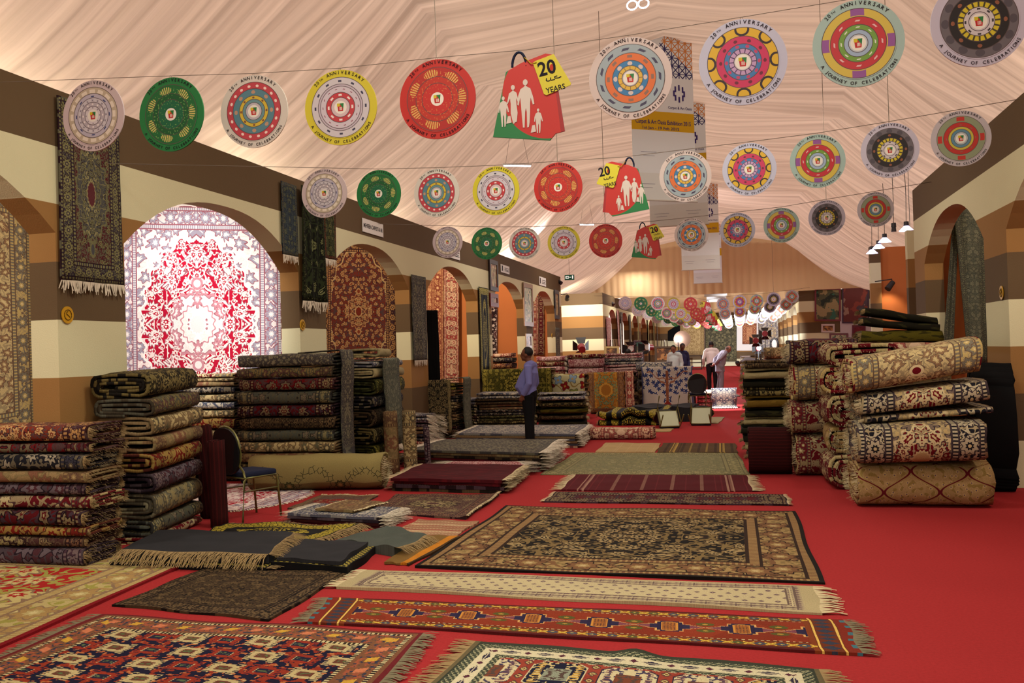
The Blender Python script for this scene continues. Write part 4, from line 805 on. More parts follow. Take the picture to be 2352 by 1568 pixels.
# front right column
RC = 'thick folded carpets in the front right column'
def thick(label, loc, rz, W, D, h, mt, seed, shear=0, fr='l', t=.03, grp=RC, vo=None, hs=None, frmat=None, st='spiral', folds=3, voff=None, wob=.008):
    return folded(label, loc, rz, W, D, h, R[mt], grp, t=t, style=st, seed=seed, shear=shear, fr=fr, nx=12, wob=wob, frmat=frmat, hs=hs, folds=folds, voff=voff)
thick('ochre folded carpet with crimson ogee net, bottom of the front right column', (1.68, 9.62, 0), .0, 1.20, 1.0, .42, 'ogee', 71)
thick('cream folded carpet with navy corners and crimson panels, bulging second in the right column', (1.63, 9.46, .435), -.02, 1.12, 1.1, .385, 'creamnavy', 72, shear=.03, voff=.10, wob=.004)
thick('thin cream carpet behind the bulging navy-cornered one', (1.74, 9.72, .85), .01, 1.16, .95, .06, 'creamnavy', 73, shear=.07, voff=.2, wob=.003)
thick('cream folded carpet with crimson and navy panels, below the tilted top roll', (1.70, 9.66, .935), .01, 1.14, .95, .215, 'creamnavy', 74, shear=.11, voff=.12, wob=.003)
thick('pale floral roll with a crimson corner, tilted on top of the right column', (1.63, 9.60, 1.185), .03, 1.16, .80, .34, 'creamred', 75, shear=.16, t=.035, voff=.30, wob=.004)
# stack just behind-left of it, ends toward camera
GL = 'thick folded carpets left of the front right column'
for k, (z, h, mt, lb, dx) in enumerate([(0, .38, 'crimson', 'crimson and cream bunched carpet on the floor', 0), (.385, .29, 'ogee', 'gold and cream folded-over carpet in the middle', .06), (.68, .35, 'crimson', 'crimson and cream carpet above the gold one', .02), (1.035, .30, 'creamred', 'pale cream carpet below the tilted roll', -.04), (1.34, .24, 'crimson', 'crimson carpet with white tendrils near the top', .05)]):
    thick(lb+', left of the right column', (1.64+dx*.4, 11.22, z), HP+.04*(-1)**k, .78, .76, h, mt, 80+k, grp=GL, t=.04, frmat=FR, wob=.012)
GM = 'thick folded carpets in the crimson bunched stack'
for k, (z, h, mt, lb) in enumerate([(0, .50, 'crimson', 'big crimson and beige bunched carpet on the floor'), (.505, .39, 'crimson', 'crimson carpet with a cream blossom'), (.90, .44, 'creamred', 'beige bunched carpet'), (1.345, .30, 'red2', 'dark red thick folded carpet on top')]):
    thick(lb+', behind the dark red block', (1.02-.04*(k % 2), 11.78, z), .02, .78, .9, h, mt, 90+k, grp=GM, t=.045)
thick('violet and beige carpet lying far back on the right piles', (2.05, 12.1, 1.45), .05, 1.3, .8, .12, 'pinkcream', 96, grp='carpets on top of the back right pile')
for k, (z, mt, lb, sh) in enumerate([(0, 'brown', 'brown', 0), (.5, 'slate', 'grey', 0), (1.0, 'camel', 'tan', 0)]):
    thick(f'{lb} thick carpet in the hidden back right pile, {["bottom", "middle", "upper"][k]}', (1.95, 12.0, z), 0, .92, .85, .48 if k < 2 else .43, mt, 100+k, grp='back right pile', fr='')
for k, (mt, lb, z, sh) in enumerate([('shaggreen', 'olive-green shaggy', 1.57, -.02), ('shag', 'dark speckled', 1.72, -.14), ('shag', 'thin black-green', 1.83, -.18)]):
    thick(f'{lb} carpet slanting on the very top of the right piles', (1.92, 12.2, z+(.02 if k else 0)), .0, .92-.05*k, .6, .15 if k == 0 else .09, mt, 110+k, grp='shaggy carpets on top of the right piles', shear=sh, t=.03, frmat=FRB)
thick('small grey and navy roll between the far piles', (1.05, 18.9, 1.02), .0, .62, .4, .24, 'whiteblue', 120, grp='far right piles', fr='')
for k, (z, h, mt, lb) in enumerate([(0, .34, 'camel', 'tan'), (.34, .34, 'whiteblue', 'pale'), (.68, .34, 'cream', 'cream')]):
    thick(f'{lb} folded carpet below the grey and navy roll, {["bottom", "middle", "upper"][k]}', (1.05, 18.9, z), 0, .75, .6, h, mt, 121+k, grp='far right piles', fr='')
stack('', 'the tan stack behind the stage lights', (1.00, 24.0, 0), 0, .82, .8, [(26, 'camel', 'tan'), (22, 'pinkcream', 'rose'), (20, 'whitepink', 'pink'), (20, 'camel', 'beige'), (18, 'whitepink', 'pinkish'), (26, 'cream', 'rounded cream')], 'folded carpets in the tan stack by the stage lights', 88, seed=24, t=.03, nx=5)
thick('tall black folded cloth between the tilted roll and the pier', (2.54, 10.55, 0), .0, .40, .42, 1.35, 'velvet', 130, grp='dark goods at the right pier', fr='')
# ---------------------------------------------------------------- carpets hung on the walls and partitions
def hang(label, P, mat, group='carpets hung on the walls', name='hanging_carpet', fr=None, th=.012, wav=.02, seed=0, cat='carpet', off=None, nx=16, ny=20, foldw=0.0, L=.10, hs=None, uvsc=1.0, frn=None):
    """P = lower left, lower right, upper right, upper left in world space; thickness goes to the back"""
    P = [Vector(p) for p in P]; c = (P[0]+P[1])/2; R_ = random.Random(seed*17+3); ph = [R_.uniform(0, 6) for _ in range(4)]
    W = ((P[1]-P[0]).length+(P[2]-P[3]).length)/2; H = ((P[3]-P[0]).length+(P[2]-P[1]).length)/2
    n = (P[1]-P[0]).cross(P[3]-P[0]).normalized(); vs, uv, fs = [], [], []
    for sd in (0, 1):
        for j in range(ny+1):
            for i in range(nx+1):
                s, t = i/nx, j/ny; p = P[0].lerp(P[1], s).lerp(P[3].lerp(P[2], s), t)-c
                a = wav*(1-t*.8)*math.sin(s*9+ph[0]+t*2)+wav*.5*math.sin(s*21+ph[1]+t*5*foldw)+foldw*math.sin(s*W*14+ph[2])
                p = p+n*(a+abs(wav)+foldw-sd*th); vs.append(p); uv.append(((s-.5)*W*uvsc, (t-.5)*H*uvsc))
    N = nx+1; Q = N*(ny+1)
    for j in range(ny):
        for i in range(nx): k = j*N+i; fs.append((k, k+1, k+N+1, k+N)); fs.append((Q+k, Q+k+N, Q+k+N+1, Q+k+1))
    rim = list(range(N))+[j*N+nx for j in range(1, ny+1)]+[ny*N+i for i in range(nx-1, -1, -1)]+[j*N for j in range(ny-1, 0, -1)]
    for k in range(len(rim)): k2 = (k+1) % len(rim); fs.append((rim[k2], rim[k], Q+rim[k], Q+rim[k2]))
    o = mk(name, vs, fs, mat, c, smooth=True, uvs=uv, size=hs or (W/2*uvsc, H/2*uvsc)); tag(o, label, cat, group)
    if fr: pts = [Vector(vs[i]) for i in range(N)]; fringe(o, 0, 0, (0, 0, -1), frn or int(W/.014), L, fr, .0, pts=pts)
    return o
def onwall(u0, v0, u1, v1, x=XL+.012, vb1=None, vt1=None, gap=.0):
    """rectangle on a wall plane x=const from two pixel corners (top left, bottom right)"""
    a = wx(u0, v0, x+gap); b = wx(u1, v1, x+gap); y0, y1, zt, zb = a.y, b.y, a.z, b.z
    return y0, y1, zt, zb
def hangx(label, u0, v0, u1, v1, mat, x=XL+.03, out=0, **k):
    y0, y1, zt, zb = onwall(u0, v0, u1, v1, x)
    return hang(label, [(x, y0, zb), (x, y1, zb), (x, y1, zt), (x, y0, zt)] if False else [(x, y0, zb), (x, y1, zb), (x, y1, zt), (x, y0, zt)], mat, **k)
HG = 'carpets hung on the pier fronts'
hangx('tall slate and wine carpet with white bottom fringe on the nearest pier', 130, 218, 280, 655, R['redblue'], group=HG, fr=FRW, seed=1, wav=.012)
hangx('narrow blue carpet hanging left of the dark green one', 645, 415, 684, 590, rug('carpet_blue_narrow', '#2c3440', '#5c6046', '#3f4a4c', '#384250', '#5c5840', '#1f2630', '#7f8468', .05, 12, seed=61.0), group=HG, fr=FRW, seed=2, wav=.006)
hangx('dark green and black carpet with a heavy white fringe on the second pier', 684, 425, 742, 695, rug('carpet_black_green', '#14160f', '#6b7048', '#2b331d', '#101008', '#2c3018', '#0c0c0a', '#8b8c60', .07, 5, seed=62.0, dens=.2), x=XL+.045, group=HG, fr=FRW, seed=3, wav=.03, L=.14, foldw=.012)
hangx('small dark green carpet hanging right of the dark green and black one', 742, 450, 773, 598, rug('carpet_dark_green_small', '#262a1a', '#5a5a34', '#3c4026', '#33301f', '#6b3020', '#141610', '#6d6c44', .05, 10, seed=63.0), group=HG, fr=FRW, seed=4, wav=.006)
hangx('long grey floral runner with fringe curling out at its foot', 944, 630, 982, 826, R['greyflor'], x=XL+.03, group=HG, fr=FRW, seed=5, wav=.01)
hangx('gold and black embroidered hanging on the fourth pier', 1099, 658, 1128, 870, R['goldhang'], x=XL+.03, group=HG, seed=6, wav=.008)
hangx('narrow grey striped runner hanging at the end of the arcade', 1276, 752, 1288, 855, R['greyflor'], x=XL+.03, group=HG, seed=7, wav=.006)
# plain black cloth leaning in the fourth arch
y_ = 17.25; a = wy(980, 712, y_); b = wy(1005, 712, y_); c_ = wy(1012, 885, y_); d_ = wy(985, 885, y_)
hang('plain black cloth hanging in the fourth arch', [d_, c_, b, a], R['velvet'], group='cloths', name='hanging_cloth', cat='cloth', seed=8, wav=.008)
# on the partitions, facing the camera
def hangy(label, pts, y, mat, **k):
    y += .06; return hang(label, [wy(u, v, y) for u, v in pts], mat, group='carpets hung on the booth partitions', **k)
hangy('huge white and crimson medallion carpet in the brightly lit booth', [(275, 1020), (652, 1010), (646, 478), (268, 470)], 11.93, R['whitered'], seed=11, wav=.02)
hangy('cream carpet with a red outer border in the nearest booth', [(-330, 1080), (84, 985), (72, 455), (-340, 330)], 7.33, R['creamred'], seed=12, wav=.02)
hangy('rust and brown medallion carpet with white fringe in the third booth', [(735, 878), (915, 880), (915, 555), (735, 548)], 16.33, R['rust'], seed=13, wav=.015, fr=FRW, L=.12)
hangy('peach carpet in the fourth booth', [(955, 900), (1020, 900), (1020, 598), (955, 592)], 21.0, R['peach'], seed=14, wav=.02)
hangy('brown-bordered peach carpet right of the plain peach one', [(1020, 905), (1055, 905), (1055, 604), (1020, 598)], 20.95, R['pinkcream'], seed=15, wav=.02)
hangy('white carpet with black branches in the fifth booth', [(1120, 830), (1143, 830), (1143, 705), (1120, 705)], 25.8, rug('carpet_white_black', '#c0b0a4', '#2b1c20', '#4d2a2c', '#b0a094', '#5c2a2c', '#2a1c1c', '#d0c4b8', .02, 5, seed=64.0, dens=.4), seed=16)
hangy('narrow cream runner at the left of the last arch', [(1222, 815), (1236, 815), (1236, 680), (1222, 680)], 30.66, R['pinkcream'], seed=17)
hangy('red floral runner in the last arch', [(1236, 815), (1250, 815), (1250, 668), (1236, 668)], 30.62, R['crimson'], seed=18)
# draped curtains of carpet in the right arch
GR = 'carpets draped in the right arch'
ya = 15.50
for lb, pts, sd in (('grey-green carpet swept to the left side of the right arch', [(2164, 815), (2186, 832), (2200, 520), (2186, 512)], 21), ('wide grey-green carpet swept to the right side of the right arch', [(2222, 835), (2268, 835), (2265, 470), (2188, 468)], 22)):
    hang(lb, [wy(u, v, ya-(.15 if sd == 22 else .05)) for u, v in pts], R['shadowgreen'], group=GR, seed=sd, foldw=.03, wav=.02)
# ---------------------------------------------------------------- far carpets
def far(label, u0, v0, u1, v1, y, mat, sd, **k): return hang(label, [wy(u0, v1, y), wy(u1, v1, y), wy(u1, v0, y), wy(u0, v0, y)], R[mat], group='carpets hung on the far walls', seed=sd, nx=8, ny=8, **k)
far('cream carpet with an arch hanging at the far end', 1560, 732, 1618, 815, 70.93, 'cremearch', 31)
far('dark grey-green carpet hanging at the far end', 1620, 732, 1692, 830, 70.93, 'stage', 32, foldw=.03)
far('small orange and white carpet lit by the stage lamps', 1705, 742, 1738, 790, 70.93, 'peach', 33)
far('grey and white mihrab carpet at the far end on the right', 1741, 722, 1803, 808, 70.93, 'farwhite', 34)
far('thin dark strip hanging left of the grey-green carpet', 1612, 730, 1620, 830, 70.93, 'plum', 35)
# white panel behind the stage lamps and black screen
def panel(name, label, cat, P, th, mat, group=None):
    P = [Vector(p) for p in P]; c = (P[0]+P[1])/2; n = (P[1]-P[0]).cross(P[3]-P[0]).normalized()*th
    vs = [p-c for p in P]+[p-c-n for p in P]; fs = [(0, 1, 2, 3), (7, 6, 5, 4), (0, 4, 5, 1), (1, 5, 6, 2), (2, 6, 7, 3), (3, 7, 4, 0)]
    o = mk(name, vs, fs, mat, c); 
    if label: tag(o, label, cat, group)
    return o
panel('white_panel', 'white board behind the stage lamps at the far end', 'panel', [wy(1690, 805, 70.98), wy(1742, 805, 70.98), wy(1742, 722, 70.98), wy(1690, 722, 70.98)], -.04, WHITEP)
panel('black_screen', 'black slanted screen against the far wall', 'screen', [wy(1534, 783, 70.9), wy(1562, 783, 70.9), wy(1562, 742, 70.9), wy(1534, 760, 70.9)], .04, R['velvet'])
for k, (u0, u1, v0, v1, mt) in enumerate([(1392, 1404, 728, 800, 'whitepink'), (1416, 1424, 712, 800, 'whitepink'), (1424, 1432, 716, 810, 'whiteblue'), (1444, 1450, 722, 812, 'greyflor'), (1464, 1468, 722, 800, 'sage'), (1486, 1491, 728, 800, 'sage'), (1500, 1504, 732, 805, 'sage'), (1508, 1511, 734, 805, 'whiteblue')]):
    hangx(f'narrow pale runner on the far left arcade, {["first", "second", "third", "fourth", "fifth", "sixth", "seventh", "eighth"][k]} from the left', u0, v0, u1, v1, R[mt], x=XL+.04, group='runners on the far left arcade', seed=40+k, nx=4, ny=8, name='hanging_runner')
# ---------------------------------------------------------------- lettering
_tc = {}
def textmesh(s, bold=0.0):
    if (s, bold) in _tc: return _tc[(s, bold)]
    c = bpy.data.curves.new('t', 'FONT'); c.body = s; c.size = 1; c.offset = bold; c.resolution_u = 3
    o = bpy.data.objects.new('t', c); COL.objects.link(o); bpy.context.view_layer.update()
    dg = bpy.context.evaluated_depsgraph_get(); me = bpy.data.meshes.new_from_object(o.evaluated_get(dg))
    vs = [v.co.copy() for v in me.vertices]; fs = [tuple(p.vertices) for p in me.polygons]
    bpy.data.objects.remove(o); bpy.data.curves.remove(c); bpy.data.meshes.remove(me)
    _tc[(s, bold)] = (vs, fs); return vs, fs
def addtext(V, F_, s, x, y, size, width=None, rot=0, center=True, bold=0.0):
    vs, fs = textmesh(s, bold)
    if not vs: return
    x0, x1 = min(v.x for v in vs), max(v.x for v in vs); k = size; kx = k if not width else width/(x1-x0)
    k0 = len(V); ca, sa = math.cos(rot), math.sin(rot)
    for v in vs:
        px = (v.x-((x0+x1)/2 if center else x0))*kx; py = v.y*k; V.append((x+px*ca-py*sa, y+px*sa+py*ca))
    F_.extend(tuple(i+k0 for i in f) for f in fs)
def arctext(V, F_, s, R_, size, a0, a1, inward=False):
    n = len(s)
    for i, ch in enumerate(s):
        if ch == ' ': continue
        a = a0+(a1-a0)*(i+.5)/n
        addtext(V, F_, ch, R_*math.sin(a), R_*math.cos(a), size*(.62 if ch == 'ᵀ' else 1), rot=-a+(PI if inward else 0), bold=.012)
def mesh2d(V, F_, y=0.0, mir=1): return [(mir*v[0], y, v[1]) for v in V], F_
# ---------------------------------------------------------------- hanging discs (front faces -Y)
def ringmat(name, rim, rings, speck=None):
    """rings: (outer radius fraction, colour, count, motif colour, kind, radius centre, size)"""
    m = Mat(name, .5, .3); X, _, Z = m.obj(); r = hyp(X, Z)*4.0; a = atan2(Z, X)   # r = 1 at the rim (radius .25)
    c = m.mix(r.gt(2), rim, rim)
    for ro, colr, n, mc, kind, rc, sz in rings:
        c = m.mix(r.lt(ro), c, colr)
        if n:
            t = ((a*(n/(2*PI))+10.5).fr()-.5)*(2*PI/n)*r; s = r-rc
            if kind == 'o': k = hyp(t/sz, s/(sz*.8)).lt(1.0)
            elif kind == 'h': k = hyp(t/sz, (s-sz*.3)/sz).lt(1.0) & hyp(t/(sz*.72), (s-sz*.3)/(sz*.72)).gt(1.0)
            elif kind == 'b': k = t.abs().lt(sz) & s.abs().lt(sz*.55)
            elif kind == 's': k = (t+s*.8).abs().lt(sz) & s.abs().lt(sz*.35)
            elif kind == 'x': k = (t.abs()-s.abs()).abs().lt(sz*.3) & s.abs().lt(sz*.6) & t.abs().lt(sz)
            elif kind == 'f':
                k = hyp(t/sz, s/(sz*.5)).lt(1.0) & ((a*70).sin().gt(-.2))
            elif kind == 'l': k = t.abs().lt(sz*.12)
            k = k & r.lt(ro); c = m.mix(k, c, mc)
        c = m.mix(r.near(ro, .008), c, '#4a3c3c')
    if speck: c = m.mix((m.noise(X, Z, 0, 90, 0.0).gt(.68)) & r.lt(.75) & r.gt(.2), c, speck)
    c = m.mix(r.lt(.17), c, '#cfcac0')
    bag = (X.abs()*1.0-Z*.12).lt(.020) & Z.abs().lt(.026); c = m.mix(bag, c, '#a31a1c'); c = m.mix(bag & (X+Z*.7).gt(.012), c, '#1c6a34')
    c = m.mix((X+.014).abs().lt(.010) & (Z-.016).abs().lt(.010), c, '#b5a41c'); c = m.mix((X*1.0-.002).abs().lt(.009) & (Z+.008).abs().lt(.010) & ((X*900).sin().gt(0)), c, '#cfcac0')
    return m.out(c)
D_ = {}
D_['lilac'] = ('#b5a5a8', ringmat('disc_print_lilac', '#b5a5a8', [(.80, '#a99c88', 16, '#cdc2b4', 'b', .69, .09), (.62, '#a6a0ae', 8, '#2d3a66', 's', .54, .05), (.50, '#b5b0b8', 16, '#6a6272', 'x', .43, .04), (.38, '#a39ba4', 12, '#d0c8c8', 'o', .32, .03), (.26, '#bdb6bc', 8, '#6a6272', 'x', .22, .03)]), 'lilac and beige wheel')
D_['green'] = ('#1c6b38', ringmat('disc_print_green', '#1c6b38', [(.80, '#185c30', 7, '#b5a860', 'f', .66, .19), (.56, '#154f2a', 0, '', '', 0, 0), (.40, '#14583a', 0, '', '', 0, 0)], '#5c8a4a'), 'green fireworks')
D_['red white'] = ('#bdb6ae', ringmat('disc_print_redwhite', '#bdb6ae', [(.80, '#a83a44', 18, '#d4bcb4', 'o', .70, .045), (.62, '#4c7380', 8, '#a5826a', 'o', .53, .06), (.43, '#b8a032', 8, '#6d4434', 'o', .38, .035), (.33, '#5a7f86', 0, '', '', 0, 0), (.24, '#a8a2aa', 0, '', '', 0, 0)]), 'white-rimmed red and teal')
D_['yellow'] = ('#b8ac28', ringmat('disc_print_yellow', '#b8ac28', [(.80, '#b4aeb4', 12, '#2c2c44', 'b', .70, .045), (.62, '#a89ca8', 0, '', '', 0, 0), (.56, '#b4aab4', 14, '#7a3a4c', 's', .49, .03), (.40, '#a8323a', 8, '#d0c4c0', 'b', .33, .045), (.26, '#b8a4a8', 0, '', '', 0, 0)]), 'yellow-rimmed lilac')
D_['red'] = ('#a8241e', ringmat('disc_print_red', '#a8241e', [(.80, '#99221e', 7, '#c09a50', 'f', .66, .20), (.56, '#a32a1e', 0, '', '', 0, 0), (.40, '#a82420', 0, '', '', 0, 0)], '#b05a30'), 'red fireworks')
D_['shoes'] = ('#b8a8a4', ringmat('disc_print_shoes', '#b8a8a4', [(.82, '#87939a', 11, '#35304a', 's', .71, .085), (.61, '#c0602c', 8, '#7a5a4c', 'b', .53, .06), (.43, '#2f6a98', 8, '#b8aaa6', 'o', .36, .06), (.30, '#c09c38', 12, '#6d5030', 'l', .25, .06), (.20, '#a09aa0', 0, '', '', 0, 0)]), 'shoes and orange ring')
D_['handbags'] = ('#a8a8bc', ringmat('disc_print_handbags', '#a8a8bc', [(.80, '#bf9a28', 8, '#2a1c22', 'h', .72, .17), (.60, '#b02c54', 10, '#5e1c30', 'o', .50, .045), (.42, '#3a6a9c', 10, '#a83a5c', 'o', .37, .045), (.31, '#a888ac', 14, '#4a2c5c', 'l', .26, .10), (.20, '#b8b0b8', 0, '', '', 0, 0)]), 'yellow and pink handbag')
D_['sofas'] = ('#8fa5a0', ringmat('disc_print_sofas', '#8fa5a0', [(.80, '#b8a244', 4, '#7f4a86', 'b', .72, .15), (.61, '#a82c34', 8, '#c4a4a4', 's', .52, .05), (.43, '#648a38', 8, '#c4c8b8', 's', .37, .04), (.31, '#8a9cb4', 0, '', '', 0, 0), (.21, '#a8b0b8', 0, '', '', 0, 0)]), 'yellow and red armchair')
D_['black'] = ('#aaa4b4', ringmat('disc_print_black', '#aaa4b4', [(.80, '#5c565c', 12, '#464048', 'o', .70, .10), (.62, '#1c181a', 8, '#7a4a34', 'o', .54, .05), (.44, '#b5a424', 20, '#3a3418', 'l', .42, .16), (.32, '#b4acb0', 8, '#2a262c', 'b', .28, .035), (.21, '#b4acb0', 0, '', '', 0, 0)]), 'black and yellow')
D_['olive'] = ('#a79fa4', ringmat('disc_print_olive', '#a79fa4', [(.80, '#7c8468', 4, '#a82c24', 'b', .70, .13), (.58, '#a32822', 8, '#7c5a4c', 's', .48, .04), (.42, '#b0a03a', 0, '', '', 0, 0), (.33, '#50788c', 0, '', '', 0, 0), (.23, '#9aa4a8', 0, '', '', 0, 0)]), 'grey-green and red')
# shared meshes
V, F2 = [], []
arctext(V, F2, '20', .222, .030, -.86, -.68); arctext(V, F2, 'TH', .226, .017, -.66, -.54); arctext(V, F2, 'ANNIVERSARY', .222, .030, -.42, .80)
arctext(V, F2, 'A JOURNEY OF CELEBRATIONS', .238, .026, PI+1.08, PI-1.08, True)
vs_, fs_ = mesh2d(V, F2, -.0085); LET = bpy.data.meshes.new('lettering'); LET.from_pydata(vs_, [], fs_); LET.materials.append(INK)
def circ(n, r, y, cx=0, cz=0): return [(cx+r*math.cos(2*PI*k/n), y, cz+r*math.sin(2*PI*k/n)) for k in range(n)]
n_ = 56; RIMS = {}
def board_mesh(rim):
    me = bpy.data.meshes.new('board'); a = circ(n_, .25, -.005); b = circ(n_, .25, .005)
    me.from_pydata(a+b, [], [tuple(range(n_)), tuple(range(2*n_-1, n_-1, -1))]+[(k, n_+k, n_+(k+1) % n_, (k+1) % n_) for k in range(n_)]); me.materials.append(plain('board_'+rim.strip('#'), rim, .5, .3)); return me
pme = circ(48, .207, -.0075)+circ(48, .207, -.005)
for k, (rim, pm, nm) in D_.items():
    pr_ = bpy.data.meshes.new('print'); pr_.from_pydata(pme, [], [tuple(range(48))]+[(i, 48+i, 48+(i+1) % 48, (i+1) % 48) for i in range(48)]); pr_.materials.append(pm)
    RIMS[k] = (board_mesh(rim), pr_)
bmk = bmesh.new(); cyl(bmk, (0, 0, .0), (0, 0, .5), .0012, seg=5); HOOK = bpy.data.meshes.new('string'); bmk.to_mesh(HOOK); bmk.free(); HOOK.materials.append(STRING)
bmk = bmesh.new(); tube(bmk, [(.006*math.cos(t), 0, .255+.009*math.sin(t)) for t in [k*2*PI/8 for k in range(9)]], .0012, 5); HK2 = bpy.data.meshes.new('hook'); bmk.to_mesh(HK2); bmk.free(); HK2.materials.append(STRING)
def child(name, me, par, loc=(0, 0, 0)):
    o = bpy.data.objects.new(name, me); COL.objects.link(o); o.parent = par; o.location = loc; return o
def disc(kind, u, v, h, row, rank, parts=True, dep=None):
    dep = dep or F_PX*.5/h; p = wd(u, v, dep); nm = D_[kind][2]
    e = empty('hanging_disc', p, f'{nm} disc in the {row}', 'sign', f'{row}: round hanging signs', rz=.06*math.sin(u*.7))
    child('board', RIMS[kind][0], e); child('printed_rings', RIMS[kind][1], e)
    if parts: child('lettering', LET, e); child('hook', HK2, e)
    return e, p
# the bag-shaped sign
BAGC = {}
def poly(me_name, pts, y, mat, th=.006):
    n = len(pts); vs = [(x, y, z) for x, z in pts]+[(x, y+th, z) for x, z in pts]
    me = bpy.data.meshes.new(me_name); me.from_pydata(vs, [], [tuple(range(n)), tuple(range(2*n-1, n-1, -1))]+[(k, n+k, n+(k+1) % n, (k+1) % n) for k in range(n)]); me.materials.append(mat); return me
m = Mat('bag_print', .5, .3); X, _, Z = m.obj(); c = m.mix(hyp(X-.123, Z-.023).gt(.273), '#a8241f', '#1c6a38'); c = m.mix((X-.17+ (Z*.1)).gt(0), c, '#8c2022'); BAGM = m.out(c)
TAGM = plain('tag_yellow', '#b8ac26', .5, .3); BWHITE = plain('figure_white', '#bdb2aa', .6)
BODY = [(-.215, -.215), (-.125, .160), (-.03, .205), (.115, .245), (.155, .235), (.215, -.215), (.16, -.225), (.125, -.262)]
def man(cx, cz, s, dress=False):
    P_ = [(0, .0), (.012, -.01), (.030, -.02), (.046, -.075), (.052, -.115), (.042, -.118), (.030, -.075), (.026, -.11), (.024, -.16), (.020, -.22), (.014, -.25), (.004, -.252), (.004, -.16), (0, -.135), (-.006, -.16), (-.012, -.252), (-.022, -.25), (-.026, -.19), (-.030, -.11), (-.034, -.07), (-.044, -.118), (-.052, -.112), (-.046, -.06), (-.030, -.02), (-.012, -.01)]
    if dress: P_ = [(0, .0), (.012, -.012), (.026, -.022), (.044, -.10), (.038, -.104), (.022, -.06), (.024, -.11), (.030, -.17), (.022, -.235), (.006, -.24), (.0, -.252), (-.008, -.235), (-.022, -.17), (-.020, -.10), (-.024, -.06), (-.042, -.10), (-.048, -.095), (-.030, -.022), (-.012, -.012)]
    hd = [(.015*math.cos(t), .018+.019*math.sin(t)) for t in [k*2*PI/10 for k in range(10)]]
    return [[(cx+x*s, cz+z*s) for x, z in P_], [(cx+x*s, cz+z*s) for x, z in hd]]
def figs():
    vs, fs = [], []
    for cx, cz, s, dr in ((-.145, -.005, .62, False), (-.085, .05, .80, True), (-.010, .07, .98, False), (.062, -.09, .50, False)):
        for pl_ in man(cx, cz, s, dr):
            k = len(vs); vs += [(x, -.0095, z) for x, z in pl_]; fs.append(tuple(range(k, k+len(pl_))))
    for bx, bz in ((-.115, -.10), (.030, -.165)):
        k = len(vs); vs += [(bx-.016, -.0095, bz-.045), (bx+.016, -.0095, bz-.040), (bx+.010, -.0095, bz), (bx-.006, -.0095, bz-.002)]; fs.append((k, k+1, k+2, k+3))
    me = bpy.data.meshes.new('figures'); me.from_pydata(vs, [], fs); me.materials.append(BWHITE); return me
FIG = figs(); BME = poly('bag_board', BODY, -.006, BAGM, .012)
TAGP = [(.055, .205), (.075, .225), (.135, .225), (.262, .05), (.255, .035), (.115, -.01), (.098, .005)]; TAGP = [(.040, .195), (.055, .205), (.165, .235), (.262, .055), (.257, .045), (.115, .0), (.100, .008)]
TME = poly('tag', TAGP, -.014, TAGM, .006)
V, F2 = [], []; ar = .16
def TT(s, x, z, size, w=None, b=.01): addtext(V, F2, s, x, z, size, w, rot=ar, bold=b)
TT('20', .128, .120, .115, .105, .02); TT('YEARS', .172, .018, .046, .115, .012)
for pts in ([(.118, .098), (.116, .084), (.128, .080), (.138, .083)], [(.144, .100), (.141, .084), (.158, .085), (.168, .088)], [(.182, .106), (.166, .103), (.168, .094), (.190, .093), (.205, .100)]):
    for (a0, b0), (a1, b1) in zip(pts, pts[1:]):
        dx, dz = a1-a0, b1-b0; l = math.hypot(dx, dz); ox, oz = -dz/l*.0028, dx/l*.0028; k = len(V); V += [(a0+ox, b0+oz), (a0-ox, b0-oz), (a1-ox, b1-oz), (a1+ox, b1+oz)]; F2.append((k, k+1, k+2, k+3))
vs_, fs_ = mesh2d(V, F2, -.0155); TLT = bpy.data.meshes.new('tag_lettering'); TLT.from_pydata(vs_, [], fs_); TLT.materials.append(INK)
OF = poly('red_core', [(.150+.011*math.cos(t), .158+.020*math.sin(t)) for t in [k*2*PI/12 for k in range(12)]], -.0152, plain('tag_red', '#a8321e', .5), .001)
bmk = bmesh.new(); tube(bmk, [(-.045+.042*math.cos(t), .0, .185+.085*math.sin(t)) for t in [PI-k*PI/12 for k in range(13)]], .008, 8); HND = bpy.data.meshes.new('handle'); bmk.to_mesh(HND); bmk.free(); HND.materials.append(plain('handle_navy', '#161c33', .6))
bmk = bmesh.new(); tube(bmk, [(-.012, -.012, .235), (.030, -.016, .19), (.062, -.018, .196)], .003, 5); TCD = bpy.data.meshes.new('tag_cord'); bmk.to_mesh(TCD); bmk.free(); TCD.materials.append(plain('cord_yellow', '#b09c2c'))
def bagsign(u, v, h, row, mirror, parts=True, dep=None):
    dep = dep or F_PX*.545/h; p = wd(u, v, dep)
    e = empty('hanging_bag_sign', p, f'red and green bag-shaped sign with yellow tag in the {row}', 'sign', 'bag-shaped hanging signs'); e.scale = (-1 if mirror else 1, 1, 1)
    b = child('bag_board', BME, e); child('figures', FIG, b); child('handle', HND, e); t = child('tag', TME, e)
    if parts:
        l = child('tag_lettering', TLT, t); child('red_core', OF, t); child('tag_cord', TCD, t)
        if mirror: pass
    return e, p
TLM = TLT.copy(); TLM.transform(Matrix.Translation((.148, 0, 0)) @ Matrix.Diagonal((-1, 1, 1, 1)) @ Matrix.Translation((-.148, 0, 0))); TLM.transform(Matrix.Translation((.012, 0, 0)))
